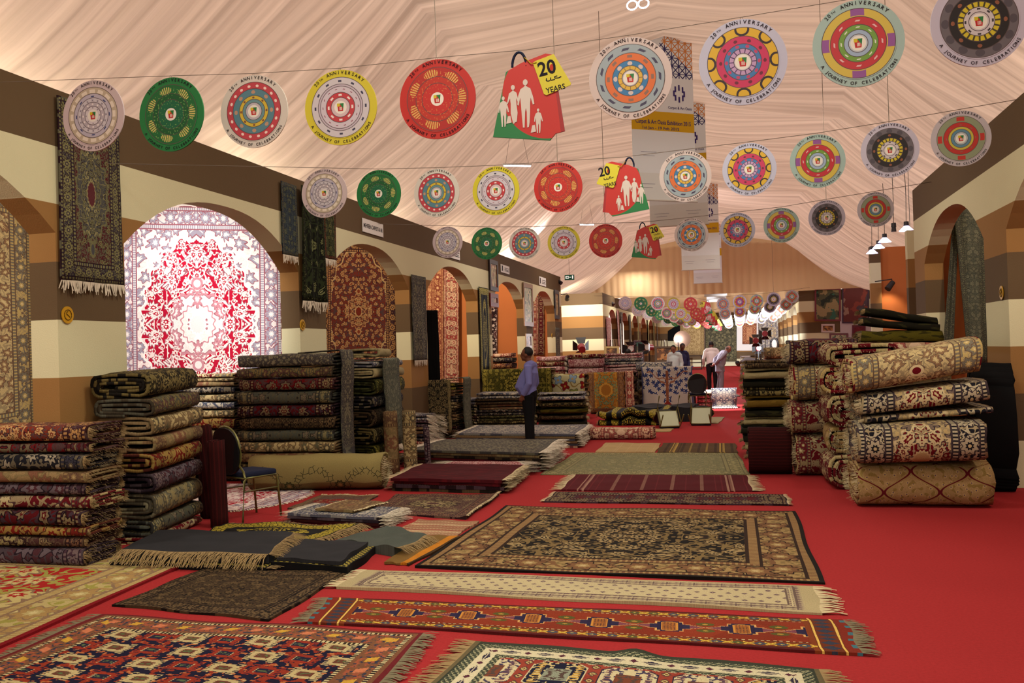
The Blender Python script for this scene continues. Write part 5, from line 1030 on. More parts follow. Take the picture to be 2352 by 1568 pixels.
rows = [
 ('front row', [('lilac', 215, 266, 163), ('green', 394, 263, 170), ('red white', 584, 256, 167), ('yellow', 783, 247, 173), ('red', 1005, 228, 183), ('bag', 1212, 224, 214), ('shoes', 1448, 180, 190), ('handbags', 1706, 143, 198), ('sofas', 1971, 100, 200), ('black', 2248, 50, 208)]),
 ('second row', [('lilac', 745, 444, 112), ('green', 870, 445, 109), ('red white', 1003, 443, 111), ('yellow', 1139, 438, 112), ('red', 1282, 430, 114), ('bag', 1436, 430, 136), ('shoes', 1574, 405, 118), ('handbags', 1721, 389, 121), ('sofas', 1878, 370, 123), ('black', 2044, 345, 126), ('olive', 2207, 318, 128)]),
 ('third row', [('lilac', 1028, 556, 72), ('green', 1118, 559, 73), ('red white', 1205, 559, 73), ('yellow', 1295, 557, 75), ('red', 1391, 553, 77), ('bag', 1484, 554, 87), ('shoes', 1588, 539, 77), ('handbags', 1694, 528, 79), ('sofas', 1795, 517, 80), ('black', 1899, 500, 81), ('olive', 2011, 481, 80)]),
 ('fourth row', [('lilac', 1436, 696, 30), ('green', 1472, 697, 31), ('red white', 1511, 697, 31), ('yellow', 1547, 698, 30), ('red', 1586, 698, 31), ('bag', 1623, 706, 34), ('shoes', 1661, 698, 30), ('handbags', 1699, 693, 31), ('sofas', 1738, 691, 30), ('black', 1777, 687, 31), ('olive', 1819, 681, 30)])]
def wire(pts, row, r, cord=False):
    bm = bmesh.new(); d0 = (pts[0]-pts[1]).normalized(); d1 = (pts[-1]-pts[-2]).normalized()
    a = pts[0]+d0*((XL-pts[0].x)/d0.x); b = pts[-1]+d1*((XR-pts[-1].x)/d1.x); a.z, b.z = min(a.z, 3.9), min(b.z, 3.9)
    tube(bm, [a]+pts+[b], r, 5); o = tag(frombm('hanging_wire', bm, STRING), f'thin wire carrying the {row} of round signs', 'wire', 'wires of the round signs')
    if cord:
        for q in (pts[4], pts[-2]):
            bm = bmesh.new(); tube(bm, [q, Vector((q.x, q.y, lining(q.x, q.y)))], r, 5); frombm('suspension_cord', bm, STRING, parent=o)
STRG = []
for ri, (row, items) in enumerate(rows):
    pts = []
    for k, u, v, h in items:
        if k == 'bag':
            e, p = bagsign(u, v, h, row, ri in (1, 3))
            if ri in (1, 3):
                for ch in list(e.children):
                    for g in list(ch.children):
                        if g.data == TLT: g.data = TLM
            pts.append(p+Vector((0, 0, .28)))
        else: e, p = disc(k, u, v, h, row, 0, parts=ri < 4); pts.append(p+Vector((0, 0, .262)))
    wire(pts, row, .0022+.001*ri, True)
# rows beyond the fourth recede towards the end of the hall
base = rows[3][1]
for ri, dd in enumerate((4.5, 9, 14, 20)):
    row = ['fifth row', 'sixth row', 'seventh row', 'eighth row'][ri]
    for k, u, v, h in base:
        d0 = F_PX*.5/30.5; p0 = wd(u, v, d0); c0 = Vector((-1.4, 0, 3.2)); p = Vector((p0.x, p0.y+dd, p0.z-.12-.05*ri-(.10 if abs(p0.x+1.4) < 2 else 0)))
        if k == 'bag':
            e = empty('hanging_bag_sign', p, f'far red and green bag-shaped sign in the {row}', 'sign', 'bag-shaped hanging signs'); child('bag_board', BME, e); child('handle', HND, e); child('tag', TME, e); child('figures', FIG, e)
        else:
            e = empty('hanging_disc', p, f'{D_[k][2]} disc in the far {row}', 'sign', f'{row}: round hanging signs'); child('board', RIMS[k][0], e); child('printed_rings', RIMS[k][1], e)
    wire([Vector((wd(u, v, d0).x, wd(u, v, d0).y+dd, wd(u, v, d0).z+.14-.05*ri-(.10 if abs(wd(u, v, d0).x+1.4) < 2 else 0))) for k, u, v, h in base], row, .006)
# ---------------------------------------------------------------- banners hung along the ridge
m = Mat('banner_print', .7, .15); X, _, Z = m.obj(); ax = X
c = m.mix(Z.gt(2), '#cdd4d8', '#cdd4d8')
gq = ((X*7.5).fr()-.5).abs(); gz = ((Z*7.5).fr()-.5).abs(); band = ((gq-gz).abs().lt(.09)) | gq.lt(.07) | gz.lt(.05)
reg = (Z.gt(.66+0.0)) & (X-(Z-1.4)*.75).gt(-.02) & (X-(Z-1.4)*.75).gt(.10) ; cc = m.mix((X*4+Z*5).sin().gt(0), '#2c2a5e', '#c07c40')
c = m.mix(reg & band, c, cc); c = m.mix(Z.near(-.08, .16), c, '#c09a1e'); c = m.mix(Z.lt(-.95), c, '#c6cac8'); BAN = m.out(c)
V, F2 = [], []
def bt(s, x, z, size, w=None, b=.0): addtext(V, F2, s, x, z, size, w, bold=b)
bt('20', -.32, .40, .20, .22); bt('Years', -.12, .44, .12, .22); bt('Carpet & Art Oasis', .33, .14, .065, .46, .006)
bt('Carpet & Art Oasis Exhibition 2015', 0, -.13, .10, 1.06, .008); bt('1st Jan - 19 Feb 2015', -.05, -.22, .07, .7, .004)
for k in range(16): a = k*PI/8; bt('I', .32+.10*math.sin(a), .36+.10*math.cos(a), .13, .03, .03) if k % 2 == 0 else None
for x_, z_ in ((-.3, -.62), (.30, -1.12), (-.35, -1.15)): bt('———', x_, z_, .07, .3); bt('——', x_, z_-.06, .06, .22)
TX = [(v[0], -.009, v[1]) for v in V]; BTX = bpy.data.meshes.new('banner_lettering'); BTX.from_pydata(TX, [], F2); BTX.materials.append(plain('banner_ink', '#3a2f6a', .7))
bmk = bmesh.new(); box(bmk, 0, 0, 0, 1.2, .008, 2.8); BMM = bpy.data.meshes.new('cloth'); bmk.to_mesh(BMM); bmk.free(); BMM.materials.append(BAN)
bmk = bmesh.new(); cyl(bmk, (-.64, 0, 1.4), (.64, 0, 1.4), .012); TR = bpy.data.meshes.new('top_rod'); bmk.to_mesh(TR); bmk.free(); TR.materials.append(BLACKM)
bmk = bmesh.new(); cyl(bmk, (-.62, 0, -1.4), (.62, 0, -1.4), .015); BR = bpy.data.meshes.new('bottom_rod'); bmk.to_mesh(BR); bmk.free(); BR.materials.append(plain('rod_white', '#b8b4ac'))
bmk = bmesh.new(); tube(bmk, [(-.25, 0, 1.4), (-.22, 0, 1.6), (-.30, 0, 1.9)], .006, 5); tube(bmk, [(.1, 0, 1.4), (.05, 0, 1.7), (.12, 0, 1.9)], .006, 5); BC = bpy.data.meshes.new('suspension_cord'); bmk.to_mesh(BC); bmk.free(); BC.materials.append(BLACKM)
for i, (u, vt, vb, rz) in enumerate([(1523, 75, 461, .62), (1555, 210, 518, .0), (1607, 417, 619, .15), (1624, 500, 650, .1), (1633, 535, 663, -.1), (1642, 560, 680, .1), (1644, 590, 693, .0)]):
    dep = F_PX*2.8/(vb-vt); p = wd(u, (vt+vb)/2, dep)
    e = empty('hanging_banner', p, f'tall white and yellow exhibition banner over the aisle, {["nearest", "second nearest", "third nearest", "fourth nearest", "fifth nearest", "second farthest", "farthest"][i]}', 'banner', 'exhibition banners over the aisle', rz=rz)
    cl = child('cloth', BMM, e); child('banner_lettering', BTX, cl); child('top_rod', TR, e); child('bottom_rod', BR, e); top = lining(p.x, min(p.y, 44.9))-p.z if p.y < 45 else 5.6+.4-p.z; bm = bmesh.new(); tube(bm, [(-.25, 0, 1.4), (-.22, 0, 1.6), (-.28, 0, max(1.7, top))], .006, 5); frombm('suspension_cord', bm, BLACKM, parent=e); bm = bmesh.new(); tube(bm, [(.1, 0, 1.4), (.05, 0, 1.6), (.12, 0, max(1.7, top))], .006, 5); frombm('suspension_cord', bm, BLACKM, parent=e)
# ---------------------------------------------------------------- black and gold cloths in front
GC = 'dark cloths on the floor at left'
EB = edgeband('velvet_black_gold_band', '#0f0f10', '#8a7c34')
P1 = [(-4.86, 6.62), (-3.56, 6.60), (-3.74, 7.42), (-5.06, 7.42)]
flat('black cloth with a gold rim under the big charcoal one', [(-4.90, 6.56), (-3.50, 6.50), (-3.66, 7.42), (-5.0, 7.35)], EB, GC, 'dark_cloth', th=.035, seed=201, cat='cloth', fr='r', edge=FRB, L=.10, wav=.004)
flat('big charcoal cloth with long gold tassels, in front of the left stacks', P1, R['charcoal'], GC, 'dark_cloth', fr='nr', edge=FRB, th=.075, z=.042, L=.17, n=240, fdrop=.085, seed=202, cat='cloth', wav=.012)
flat('gold embroidered black cloth spread behind the charcoal one', [(-4.72, 7.50), (-3.62, 7.42), (-3.42, 8.10), (-4.80, 8.14)], R['blackgoldcloth'], GC, 'dark_cloth', fr='rf', edge=FRB, th=.05, L=.14, n=160, fdrop=.04, seed=203, cat='cloth', wav=.014)
flat('folded black cloth with a gold band along its sides', [(-3.52, 6.60), (-2.84, 6.48), (-2.92, 7.30), (-3.66, 7.34)], EB, GC, 'dark_cloth', th=.06, seed=204, cat='cloth', wav=.004)
flat('charcoal fold lying on the gold-banded black cloth', [(-3.50, 6.63), (-2.93, 6.52), (-3.00, 7.27), (-3.63, 7.31)], R['charcoal'], GC, 'dark_cloth', th=.022, z=.064, seed=205, cat='cloth', wav=.006)
flat('blue-grey cloth with tasselled right edge beside the brown kilim', [(-3.38, 7.40), (-2.72, 7.12), (-2.62, 7.66), (-3.15, 8.10)], R['bluegrey'], GC, 'dark_cloth', fr='r', edge=FRB, th=.06, L=.13, n=90, fdrop=.05, seed=206, cat='cloth', wav=.016)
flat('dark grey cloth spread behind the black and yellow heap', [(-2.3, 20.25), (-1.0, 20.25), (-.9, 21.3), (-2.3, 21.5)], R['charcoal'], 'embroidered cloths', 'dark_cloth', th=.30, seed=207, cat='cloth', wav=.02)
# ---------------------------------------------------------------- chairs
GOLDM = plain('olive_gold_frame', '#6d6a3a', .35, .5, .5); PADB = plain('black_vinyl', '#0d0e12', .5, .4); PADN = plain('navy_fabric', '#1c2034', .9); UND = plain('white_underside', '#b6bda2', .7)
def chair(label, loc, rz, rx=0.0, ry=0.0, seatmat=PADN, lift=0.0):
    e = empty('banquet_chair', (loc[0], loc[1], 0), label, 'chair', 'banquet chairs', rz)
    Rm = Matrix.Rotation(ry, 4, 'Y') @ Matrix.Rotation(rx, 4, 'X'); parts = []
    bm = bmesh.new(); box(bm, 0, 0, .46, .40, .40, .06, bev=.022); parts.append(('seat', bm, seatmat))
    bm = bmesh.new(); box(bm, 0, 0, .422, .36, .36, .012, bev=.005); cyl(bm, (0, 0, .414), (0, 0, .418), .012); parts.append(('seat_underside', bm, UND))
    bm = bmesh.new(); n = 22; loop = []
    for k in range(n): a = 2*PI*k/n; loop.append((.205*math.copysign(abs(math.cos(a))**.8, math.cos(a)), .70+.235*math.copysign(abs(math.sin(a))**.8, math.sin(a))))
    f_ = [bm.verts.new((x, -.215-.08*(z-.46)-.02*(1-(x/.2)**2), z)) for x, z in loop]; b_ = [bm.verts.new((x, -.250-.08*(z-.46)-.02*(1-(x/.2)**2), z)) for x, z in loop]
    bm.faces.new(f_); bm.faces.new(b_[::-1])
    for k in range(n): bm.faces.new((f_[k], b_[k], b_[(k+1) % n], f_[(k+1) % n]))
    parts.append(('backrest', bm, PADB))
    bm = bmesh.new(); pts = [(x*1.06, -.232-.08*(z-.46), z) for x, z in [(.205*math.cos(a), .70+.245*math.sin(a)) for a in [-.62+(PI+1.24)*k/16 for k in range(17)]]]
    pts = [(.20, -.20, .44), (.205, -.215, .50)]+pts+[(-.205, -.215, .50), (-.20, -.20, .44)]; tube(bm, pts, .012, 7)
    tube(bm, [(-.19, -.19, .43), (-.19, .19, .43), (.19, .19, .43), (.19, -.19, .43), (-.19, -.19, .43)], .011, 6); parts.append(('frame', bm, GOLDM))
    for sx in (-1, 1):
        for sy in (-1, 1):
            bm = bmesh.new(); tube(bm, [(sx*.19, sy*.17, .43), (sx*.195, sy*.20, .40), (sx*.20, sy*.235, 0)], .012, 7); parts.append(('leg', bm, GOLDM))
        bm = bmesh.new(); tube(bm, [(sx*.197, -.20, .30), (sx*.197, .205, .30)], .009, 6); parts.append(('stretcher', bm, GOLDM))
    zmin = 1e9
    for nm, bm, mt in parts:
        bmesh.ops.transform(bm, matrix=Rm, verts=bm.verts); zmin = min(zmin, min(v.co.z for v in bm.verts))
    e.location.z = -zmin+.001+lift
    for nm, bm, mt in parts: frombm(nm, bm, mt, parent=e, smooth=nm in ('frame', 'leg'))
    return e
chair('banquet chair with black oval back and navy seat, beside the left stacks', (-4.88, 8.72), -.42)
chair('upturned banquet chair with pale underside, nearest in the aisle', (-1.30, 18.45), .28, rx=-2.3)
chair('upturned banquet chair behind and right of the nearest upturned one', (-.80, 19.0), -.06, rx=-2.2)
chair('banquet chair standing right of the blue tree carpet', (-.99, 22.6), .1)
# ---------------------------------------------------------------- people
def loft(bm, pts, rad, side=(1, 0, 0), seg=12):
    rings = []
    for i, p in enumerate(pts):
        p = Vector(p); d = (Vector(pts[min(i+1, len(pts)-1)])-Vector(pts[max(i-1, 0)])).normalized()
        s = Vector(side); s = (s-d*s.dot(d))
        if s.length < .05: s = Vector((0, 1, 0)); s = s-d*s.dot(d)
        s.normalize(); q = d.cross(s); a, b = rad[i] if isinstance(rad[i], tuple) else (rad[i], rad[i])
        rings.append([bm.verts.new(p+s*a*math.cos(2*PI*k/seg)+q*b*math.sin(2*PI*k/seg)) for k in range(seg)])
    for A, B in zip(rings, rings[1:]):
        for k in range(seg): bm.faces.new((A[k], A[(k+1) % seg], B[(k+1) % seg], B[k]))
    for R_, p, sg in ((rings[0], pts[0], 1), (rings[-1], pts[-1], -1)):
        d = (Vector(pts[0])-Vector(pts[1])).normalized() if sg == 1 else (Vector(pts[-1])-Vector(pts[-2])).normalized()
        r0 = rad[0] if sg == 1 else rad[-1]; r0 = min(r0) if isinstance(r0, tuple) else r0
        c = bm.verts.new(Vector(p)+d*r0*.6)
        for k in range(seg): bm.faces.new((R_[k], R_[(k+1) % seg], c) if sg == -1 else (R_[(k+1) % seg], R_[k], c))
def ell(bm, c, r, rot=None, seg=14):
    q = bmesh.ops.create_uvsphere(bm, u_segments=seg, v_segments=10, radius=1); M_ = Matrix.Translation(c) @ (rot or Matrix()) @ Matrix.Diagonal((*r, 1)); bmesh.ops.transform(bm, matrix=M_, verts=q['verts'])
def fuse(name, bm, mat, voxel, parent, it=4):
    bmesh.ops.recalc_face_normals(bm, faces=bm.faces); me = bpy.data.meshes.new(name); bm.to_mesh(me); bm.free()
    o = bpy.data.objects.new(name, me); COL.objects.link(o)
    r = o.modifiers.new('r', 'REMESH'); r.mode = 'VOXEL'; r.voxel_size = voxel; s = o.modifiers.new('s', 'SMOOTH'); s.factor = .5; s.iterations = it
    bpy.context.view_layer.update(); m2 = bpy.data.meshes.new_from_object(o.evaluated_get(bpy.context.evaluated_depsgraph_get())); bpy.data.objects.remove(o); bpy.data.meshes.remove(me)
    m2.name = name; m2.materials.clear(); return link(name, m2, mat, parent=parent, smooth=True)
SKIN = {}
def skin(c):
    if c not in SKIN: SKIN[c] = plain('skin_'+c.strip('#'), c, .6, .3)
    return SKIN[c]
def cloth(n, c): return plain(n, c, .9, .1, vs=14, amt=.10)
HAIR = plain('black_hair', '#0c0a0a', .6, .3); HAIRG = plain('thin_grey_hair', '#6a5248', .7); SHOE = plain('black_leather', '#0e0d0d', .4, .4); EYE = plain('dark_eye', '#151010', .4)
def person(label, loc, rz, sc, J, skincol, shirt, trousers, hair=HAIR, belly=.13, voxel=.011, jacket=None, shirttail=.0, headdir=(0, -1, 0), bald=False, hands=('hang', 'hang'), z=0.0, coatlen=0.0):
    """local frame: faces -Y, x to the person's left"""
    e = empty('person', (loc[0], loc[1], z), label, 'person', None, rz); e.scale = (sc, sc, sc)
    d = dict(pel=(0, .02, .90), wai=(0, .0, 1.04), che=(0, .02, 1.25), nk=(0, .02, 1.40), hd=(0, -.01, 1.545),
             shL=(.18, .02, 1.36), elL=(.235, .04, 1.09), wrL=(.24, -.04, .86), shR=(-.18, .02, 1.36), elR=(-.235, .04, 1.09), wrR=(-.24, -.04, .86),
             hiL=(.09, .02, .88), knL=(.10, .0, .48), anL=(.10, .03, .09), hiR=(-.09, .02, .88), knR=(-.10, .0, .48), anR=(-.10, .03, .09)); d.update(J or {})
    v = {k: Vector(p) for k, p in d.items()}; f = Vector(headdir).normalized(); up = (v['hd']-v['nk']).normalized()
    sd = f.cross(up).normalized(); up2 = sd.cross(f); hr = Matrix((sd, -f, up2)).transposed().to_4x4()
    def torso(bm, g=0.0, top=True):
        mid = (v['wai']+v['che'])/2; sp = [v['pel']-Vector((0, 0, .05)), v['pel'], v['wai'], mid, v['che'], (v['che']+v['nk'])/2+Vector((0, 0, .0))]
        fwd = Vector((0, -1, 0)); tl = (v['che']-v['pel']).normalized(); fwd = (fwd-tl*fwd.dot(tl)).normalized()
        sp[2] = sp[2]+fwd*(belly-.10)*.45-Vector((0, 0, .03)); sp[3] = sp[3]+fwd*(belly-.10)*.15
        loft(bm, sp, [(.15+g, .11+g), (.165+g, .125+g), (.155+g, belly+g), (.16+g, .12+(belly-.11)*.4+g), (.175+g, .115+g), (.13+g, .085+g)])
        loft(bm, [v['shR']+Vector((.0, 0, 0)), (v['shR']+v['shL'])/2+Vector((0, 0, .015)), v['shL']], [.062+g, .075+g, .062+g], side=(0, 1, 0))
        loft(bm, [v['che'], v['nk']], [.075+g, .058+g*.8])
    def arm(bm, s, g=0.0, to=1.0):
        a, b, c = v['sh'+s], v['el'+s], v['wr'+s]; loft(bm, [a, a.lerp(b, .5), b, b.lerp(c, .5), b.lerp(c, to)], [.056+g, .048+g, .041+g, .038+g, .030+g*1.1])
    def leg(bm, s, g=0.0, bot=0.0):
        a, b, c = v['hi'+s], v['kn'+s], v['an'+s]; loft(bm, [a, a.lerp(b, .5), b, b.lerp(c, .4), b.lerp(c, 1-bot)], [.088+g, .073+g, .054+g, .054+g, .038+g*1.5])
    bm = bmesh.new(); torso(bm)
    loft(bm, [v['nk']-up*.05, v['nk']+up*.05, v['hd']-up*.03], [.058, .052, .052])
    H_ = v['hd']; P_ = lambda x, y, z_: H_+sd*x-f*y+up2*z_    # y back
    ell(bm, P_(0, .008, .018), (.073, .092, .100), hr); ell(bm, P_(0, -.030, -.050), (.052, .055, .055), hr); ell(bm, P_(0, -.058, -.086), (.028, .024, .020), hr)
    loft(bm, [P_(0, -.076, .012), P_(0, -.096, -.022), P_(0, -.090, -.036)], [.010, .016, .013]); ell(bm, P_(0, -.076, -.060), (.024, .014, .010), hr)
    for sx in (-1, 1): ell(bm, P_(sx*.075, .010, -.012), (.012, .020, .032), hr); ell(bm, P_(sx*.032, -.074, .022), (.022, .012, .010), hr)
    for s, mode in zip('LR', hands):
        arm(bm, s); w_, el_ = v['wr'+s], v['el'+s]; dr = (w_-el_).normalized(); sx = 1 if s == 'L' else -1
        pn = dr.cross(Vector((0, 1, 0))); pn = (pn if pn.length > .2 else Vector((1, 0, 0))).normalized(); wd_ = dr.cross(pn).normalized()
        pal = w_+dr*.055; loft(bm, [w_-dr*.01, pal, w_+dr*.095], [(.026, .020), (.040, .016), (.038, .013)], side=wd_)
        curl = {'hang': .5, 'clasp': 1.4, 'reach': .6}[mode]
        for q, (o_, L_) in enumerate(((-.030, .066), (-.010, .076), (.010, .072), (.028, .056))):
            b0 = w_+dr*.090+wd_*o_; d1 = (dr*math.cos(curl*.4)-pn*sx*math.sin(curl*.4)); d2 = (dr*math.cos(curl)-pn*sx*math.sin(curl)); b1 = b0+d1*L_*.5; b2 = b1+d2*L_*.5; loft(bm, [b0, b1, b2], [.0092, .0085, .0070], seg=7)
        b0 = w_+dr*.035-wd_*.034; loft(bm, [b0, b0+(dr*.7-wd_*.7)*.035, b0+(dr*.7-wd_*.7)*.035+dr*.028], [.0115, .010, .008], seg=7)
        leg(bm, s)
        a_ = v['an'+s]; loft(bm, [a_+Vector((0, .03, -.02)), a_+Vector((0, -.04, -.05)), a_+Vector((0, -.15, -.062))], [.036, .036, .026])
    fuse('body', bm, skin(skincol), voxel, e)
    # clothes
    bm = bmesh.new(); torso(bm, .014)
    for s in 'LR': arm(bm, s, .013, .94)
    if jacket or shirttail:
        L_ = coatlen or shirttail; loft(bm, [v['pel']+Vector((0, 0, .10)), v['pel']-Vector((0, 0, L_))], [(.175, .145), (.195, .155)])
    sh = fuse('jacket' if jacket else 'shirt', bm, jacket or shirt, voxel, e)
    n0, u0 = v['nk'], up
    bm = bmesh.new(); cr = []
    for k in range(15): a = 2*PI*k/14; cr.append(n0-up*.012+sd*.068*math.sin(a)+f*.066*math.cos(a)-up*.018*max(0, math.cos(a)))
    tube(bm, cr, .014, 6); frombm('collar', bm, shirt, parent=e, smooth=True)
    bm = bmesh.new()
    for s in 'LR': leg(bm, s, .020, -.03)
    loft(bm, [v['hiL']*.5+v['hiR']*.5-Vector((0, 0, .02)), v['pel'], v['pel']+(v['wai']-v['pel'])*.45], [(.165, .13), (.172, .142), (.165, .135)])
    fuse('trousers', bm, trousers, voxel, e)
    for s in 'LR':
        a_ = v['an'+s]; bm = bmesh.new(); z0 = a_.z-.09
        loft(bm, [Vector((a_.x, a_.y+.055, z0+.040)), Vector((a_.x, a_.y, z0+.048)), Vector((a_.x, a_.y-.09, z0+.038)), Vector((a_.x, a_.y-.185, z0+.028))], [(.034, .038), (.042, .046), (.046, .036), (.032, .024)]); frombm('shoe', bm, SHOE, parent=e, smooth=True)
    bm = bmesh.new()
    if not bald: ell(bm, P_(0, .020, .040), (.082, .094, .092), hr, 20); 
    else: ell(bm, P_(0, .045, -.002), (.080, .066, .060), hr, 20)
    # cut the face side free
    bmesh.ops.delete(bm, geom=[q for q in bm.verts if (q.co-H_).dot(f) > (.052 if (q.co-H_).dot(up2) > .075 else .022) or (q.co-H_).dot(up2) < -.055], context='VERTS'); frombm('hair', bm, hair, parent=e, smooth=True)
    bm = bmesh.new()
    for sx in (-1, 1):
        ell(bm, P_(sx*.030, -.077, .010), (.009, .006, .006), hr, 8); box(bm, *P_(sx*.032, -.086, .030), .030, .006, .006)
    frombm('eyes_and_brows', bm, EYE, parent=e)
    return e
person('man in a lilac-blue shirt and dark trousers standing in profile, facing left', (-3.36, 15.02), -PI/2-.05, .985,
    dict(pel=(0, .02, .92), wai=(0, -.01, 1.06), che=(0, .055, 1.28), nk=(0, .04, 1.42), hd=(0, -.005, 1.565), shL=(.17, .06, 1.37), shR=(-.17, .06, 1.37), elL=(.235, .085, 1.09), elR=(-.235, .085, 1.09), wrL=(.195, -.03, .90), wrR=(-.195, -.03, .90), knL=(.09, .03, .49), knR=(-.08, -.0, .49), anL=(.09, .03, .09), anR=(-.08, .0, .09)),
    '#6a3f2c', cloth('shirt_lilac', '#6f70a8'), cloth('trousers_black', '#121214'), belly=.17, voxel=.009, hands=('clasp', 'clasp'), headdir=(0, -1, .02))
person('balding man in a pale grey suit, hands behind him, bending over the aisle', (-.62, 32.3), PI*.62, 1.0,
    dict(che=(0, -.09, 1.24), nk=(0, -.17, 1.36), hd=(0, -.30, 1.44), shL=(.18, -.13, 1.32), shR=(-.18, -.13, 1.32), elL=(.24, .10, 1.12), elR=(-.24, .10, 1.12), wrL=(.05, .20, .98), wrR=(-.05, .20, .96), knL=(.12, -.02, .48), anL=(.14, .05, .09)),
    '#9a6a58', cloth('shirt_white_suit', '#b8b4b0'), cloth('trousers_grey', '#77727c'), hair=HAIRG, bald=True, belly=.15, voxel=.014, jacket=cloth('jacket_grey', '#8a8490'), coatlen=.20, hands=('clasp', 'clasp'), headdir=(0, -.8, -.6))
person('man in a cream shirt and dark trousers seen from behind, beside the grey suit', (-.92, 33.1), PI*1.02, 1.04,
    dict(che=(0, -.05, 1.25), nk=(0, -.10, 1.39), hd=(0, -.16, 1.52), shL=(.18, -.06, 1.35), shR=(-.18, -.06, 1.35), elL=(.26, .02, 1.09), elR=(-.26, .0, 1.09), wrL=(.26, -.1, .86), wrR=(-.26, -.08, .86)),
    '#5a3a2c', cloth('shirt_cream', '#c4b8ac'), cloth('trousers_brown', '#1c1618'), belly=.15, voxel=.014, headdir=(0, -.9, -.4))
person('man in a white shirt lit by the round lamp, behind the blue tree carpet', (-1.95, 29.6), -.35, .98, dict(hd=(0, -.05, 1.53)), '#8a5a48', cloth('shirt_lit_white', '#b9c8cc'), cloth('trousers_slate', '#2a2c34'), voxel=.014, headdir=(.1, -.85, -.4))
person('black-haired man in a dark blue shirt right behind the white-shirted one', (-1.83, 31.3), PI*.1, 1.0, dict(hd=(.02, -.08, 1.55)), '#5a3a2c', cloth('shirt_navy', '#2c2c4a'), cloth('trousers_dark', '#1c1a20'), voxel=.014, headdir=(.2, -.8, -.5))
person('person in a yellow shirt seen from behind, between the pictures', (-3.18, 28.0), PI*.9, .93, dict(), '#4a2c20', cloth('shirt_yellow', '#b08a30'), cloth('trousers_black_far', '#1a1818'), voxel=.014)
person('man in a grey shirt bending down to the floor behind the stage lights', (.55, 39.0), -PI/2, 1.0,
    dict(pel=(0, .10, .86), wai=(0, -.05, .93), che=(0, -.30, .93), nk=(0, -.46, .88), hd=(0, -.60, .80), shL=(.18, -.38, .90), shR=(-.18, -.38, .90), elL=(.2, -.44, .62), elR=(-.2, -.44, .62), wrL=(.17, -.50, .36), wrR=(-.17, -.50, .36), knL=(.11, .02, .47), knR=(-.11, .02, .47), hiL=(.09, .12, .84), hiR=(-.09, .12, .84), anL=(.11, .12, .09), anR=(-.11, .12, .09)),
    '#4a2c22', cloth('shirt_grey', '#77757a'), cloth('trousers_brown_far', '#2c2420'), voxel=.014, belly=.12, hands=('reach', 'reach'), headdir=(0, -.5, -.85))
# ---------------------------------------------------------------- signs, pictures, lamps
def board(label, y0, y1, z0, z1, text=None, x=XL+.012, cat='sign'):
    bm = bmesh.new(); box(bm, 0, 0, (z1-z0)/2, .012, y1-y0, z1-z0); o = frombm('wall_sign', bm, WHITEP, (x, (y0+y1)/2, z0)); tag(o, label, cat, 'white exhibitor signs')
    V, F2 = [], []; W = y1-y0; h = z1-z0
    if text: addtext(V, F2, text, 0, h*.36, h*.42, W*.92, bold=.02)
    else:
        for zz, w_ in ((.62, .55), (.42, .5), (.26, .55)):
            k = len(V); V += [(-.1*W, h*zz), (-.1*W+w_*W, h*zz), (-.1*W+w_*W, h*(zz+.07)), (-.1*W, h*(zz+.07))]; F2.append((k, k+1, k+2, k+3))
        k = len(V); V += [(-.4*W, h*.2), (-.28*W, h*.2), (-.28*W, h*.85), (-.4*W, h*.85)]; F2.append((k, k+1, k+2, k+3))
    mk('lettering', [(.008, a, b) for a, b in V], F2, INK, parent=o)
def px_board(label, u0, v0, u1, v1, text=None):
    y0, y1, zt, zb = onwall(u0, v0, u1, v1, XL+.012); y0, y1 = sorted((y0, y1)); board(label, y0, y1, zb+.02, zt, text)
px_board('white sign lettered MEHREEN CARPETS on the third bay', 832, 500, 880, 548, 'MEHREEN CARPETS & AR')
px_board('white sign partly hidden by a lilac disc on the fourth bay', 1028, 566, 1056, 600)
px_board('white sign above the fifth arch', 1150, 606, 1170, 632)
px_board('white sign above the last arch of the arcade', 1238, 634, 1254, 660)
STK = plain('yellow_sticker', '#b88a1e', .5)
for i, (u, v, x, nm) in enumerate([(155, 723, XL, 'first left'), (695, 746, XL, 'second left'), (1268, 771, XL, 'last left'), (2300, 672, XR, 'right')]):
    p = wx(u, v, x+(.012 if x < 0 else -.012)); bm = bmesh.new(); cyl(bm, (-.004, 0, 0), (.004, 0, 0), .075, seg=24); o = frombm('round_sticker', bm, STK, p); tag(o, f'round yellow sticker on the {nm} pier', 'sticker', 'round yellow stickers')
    bm = bmesh.new(); s_ = 1 if x < 0 else -1; tube(bm, [(.006*s_, .045*math.sin(t), .045*math.cos(t)) for t in [k*2*PI/14 for k in range(15)]], .004, 5); tube(bm, [(.006*s_, -.02*math.sin(t*1.6), .03-.01*k) for k, t in enumerate([0, .6, 1.2, 1.8, 2.4, 3.0])], .004, 5); frombm('printed_mark', bm, plain('sticker_brown', '#5c4410', .6), parent=o)
def pic(name, cols, sc=5, sd=0.0):
    m = Mat(name, .5, .3); X, Y, Z = m.obj(); n = m.noise(X+sd, Y+sd, Z, sc, 3.0); c = m.mix(n.gt(.46), cols[0], cols[1]); c = m.mix(n.gt(.54), c, cols[2]); n2 = m.noise(X+sd+3, Y, Z, sc*1.6, 2.0); c = m.mix(n2.gt(.60), c, cols[3]); return m.out(c)
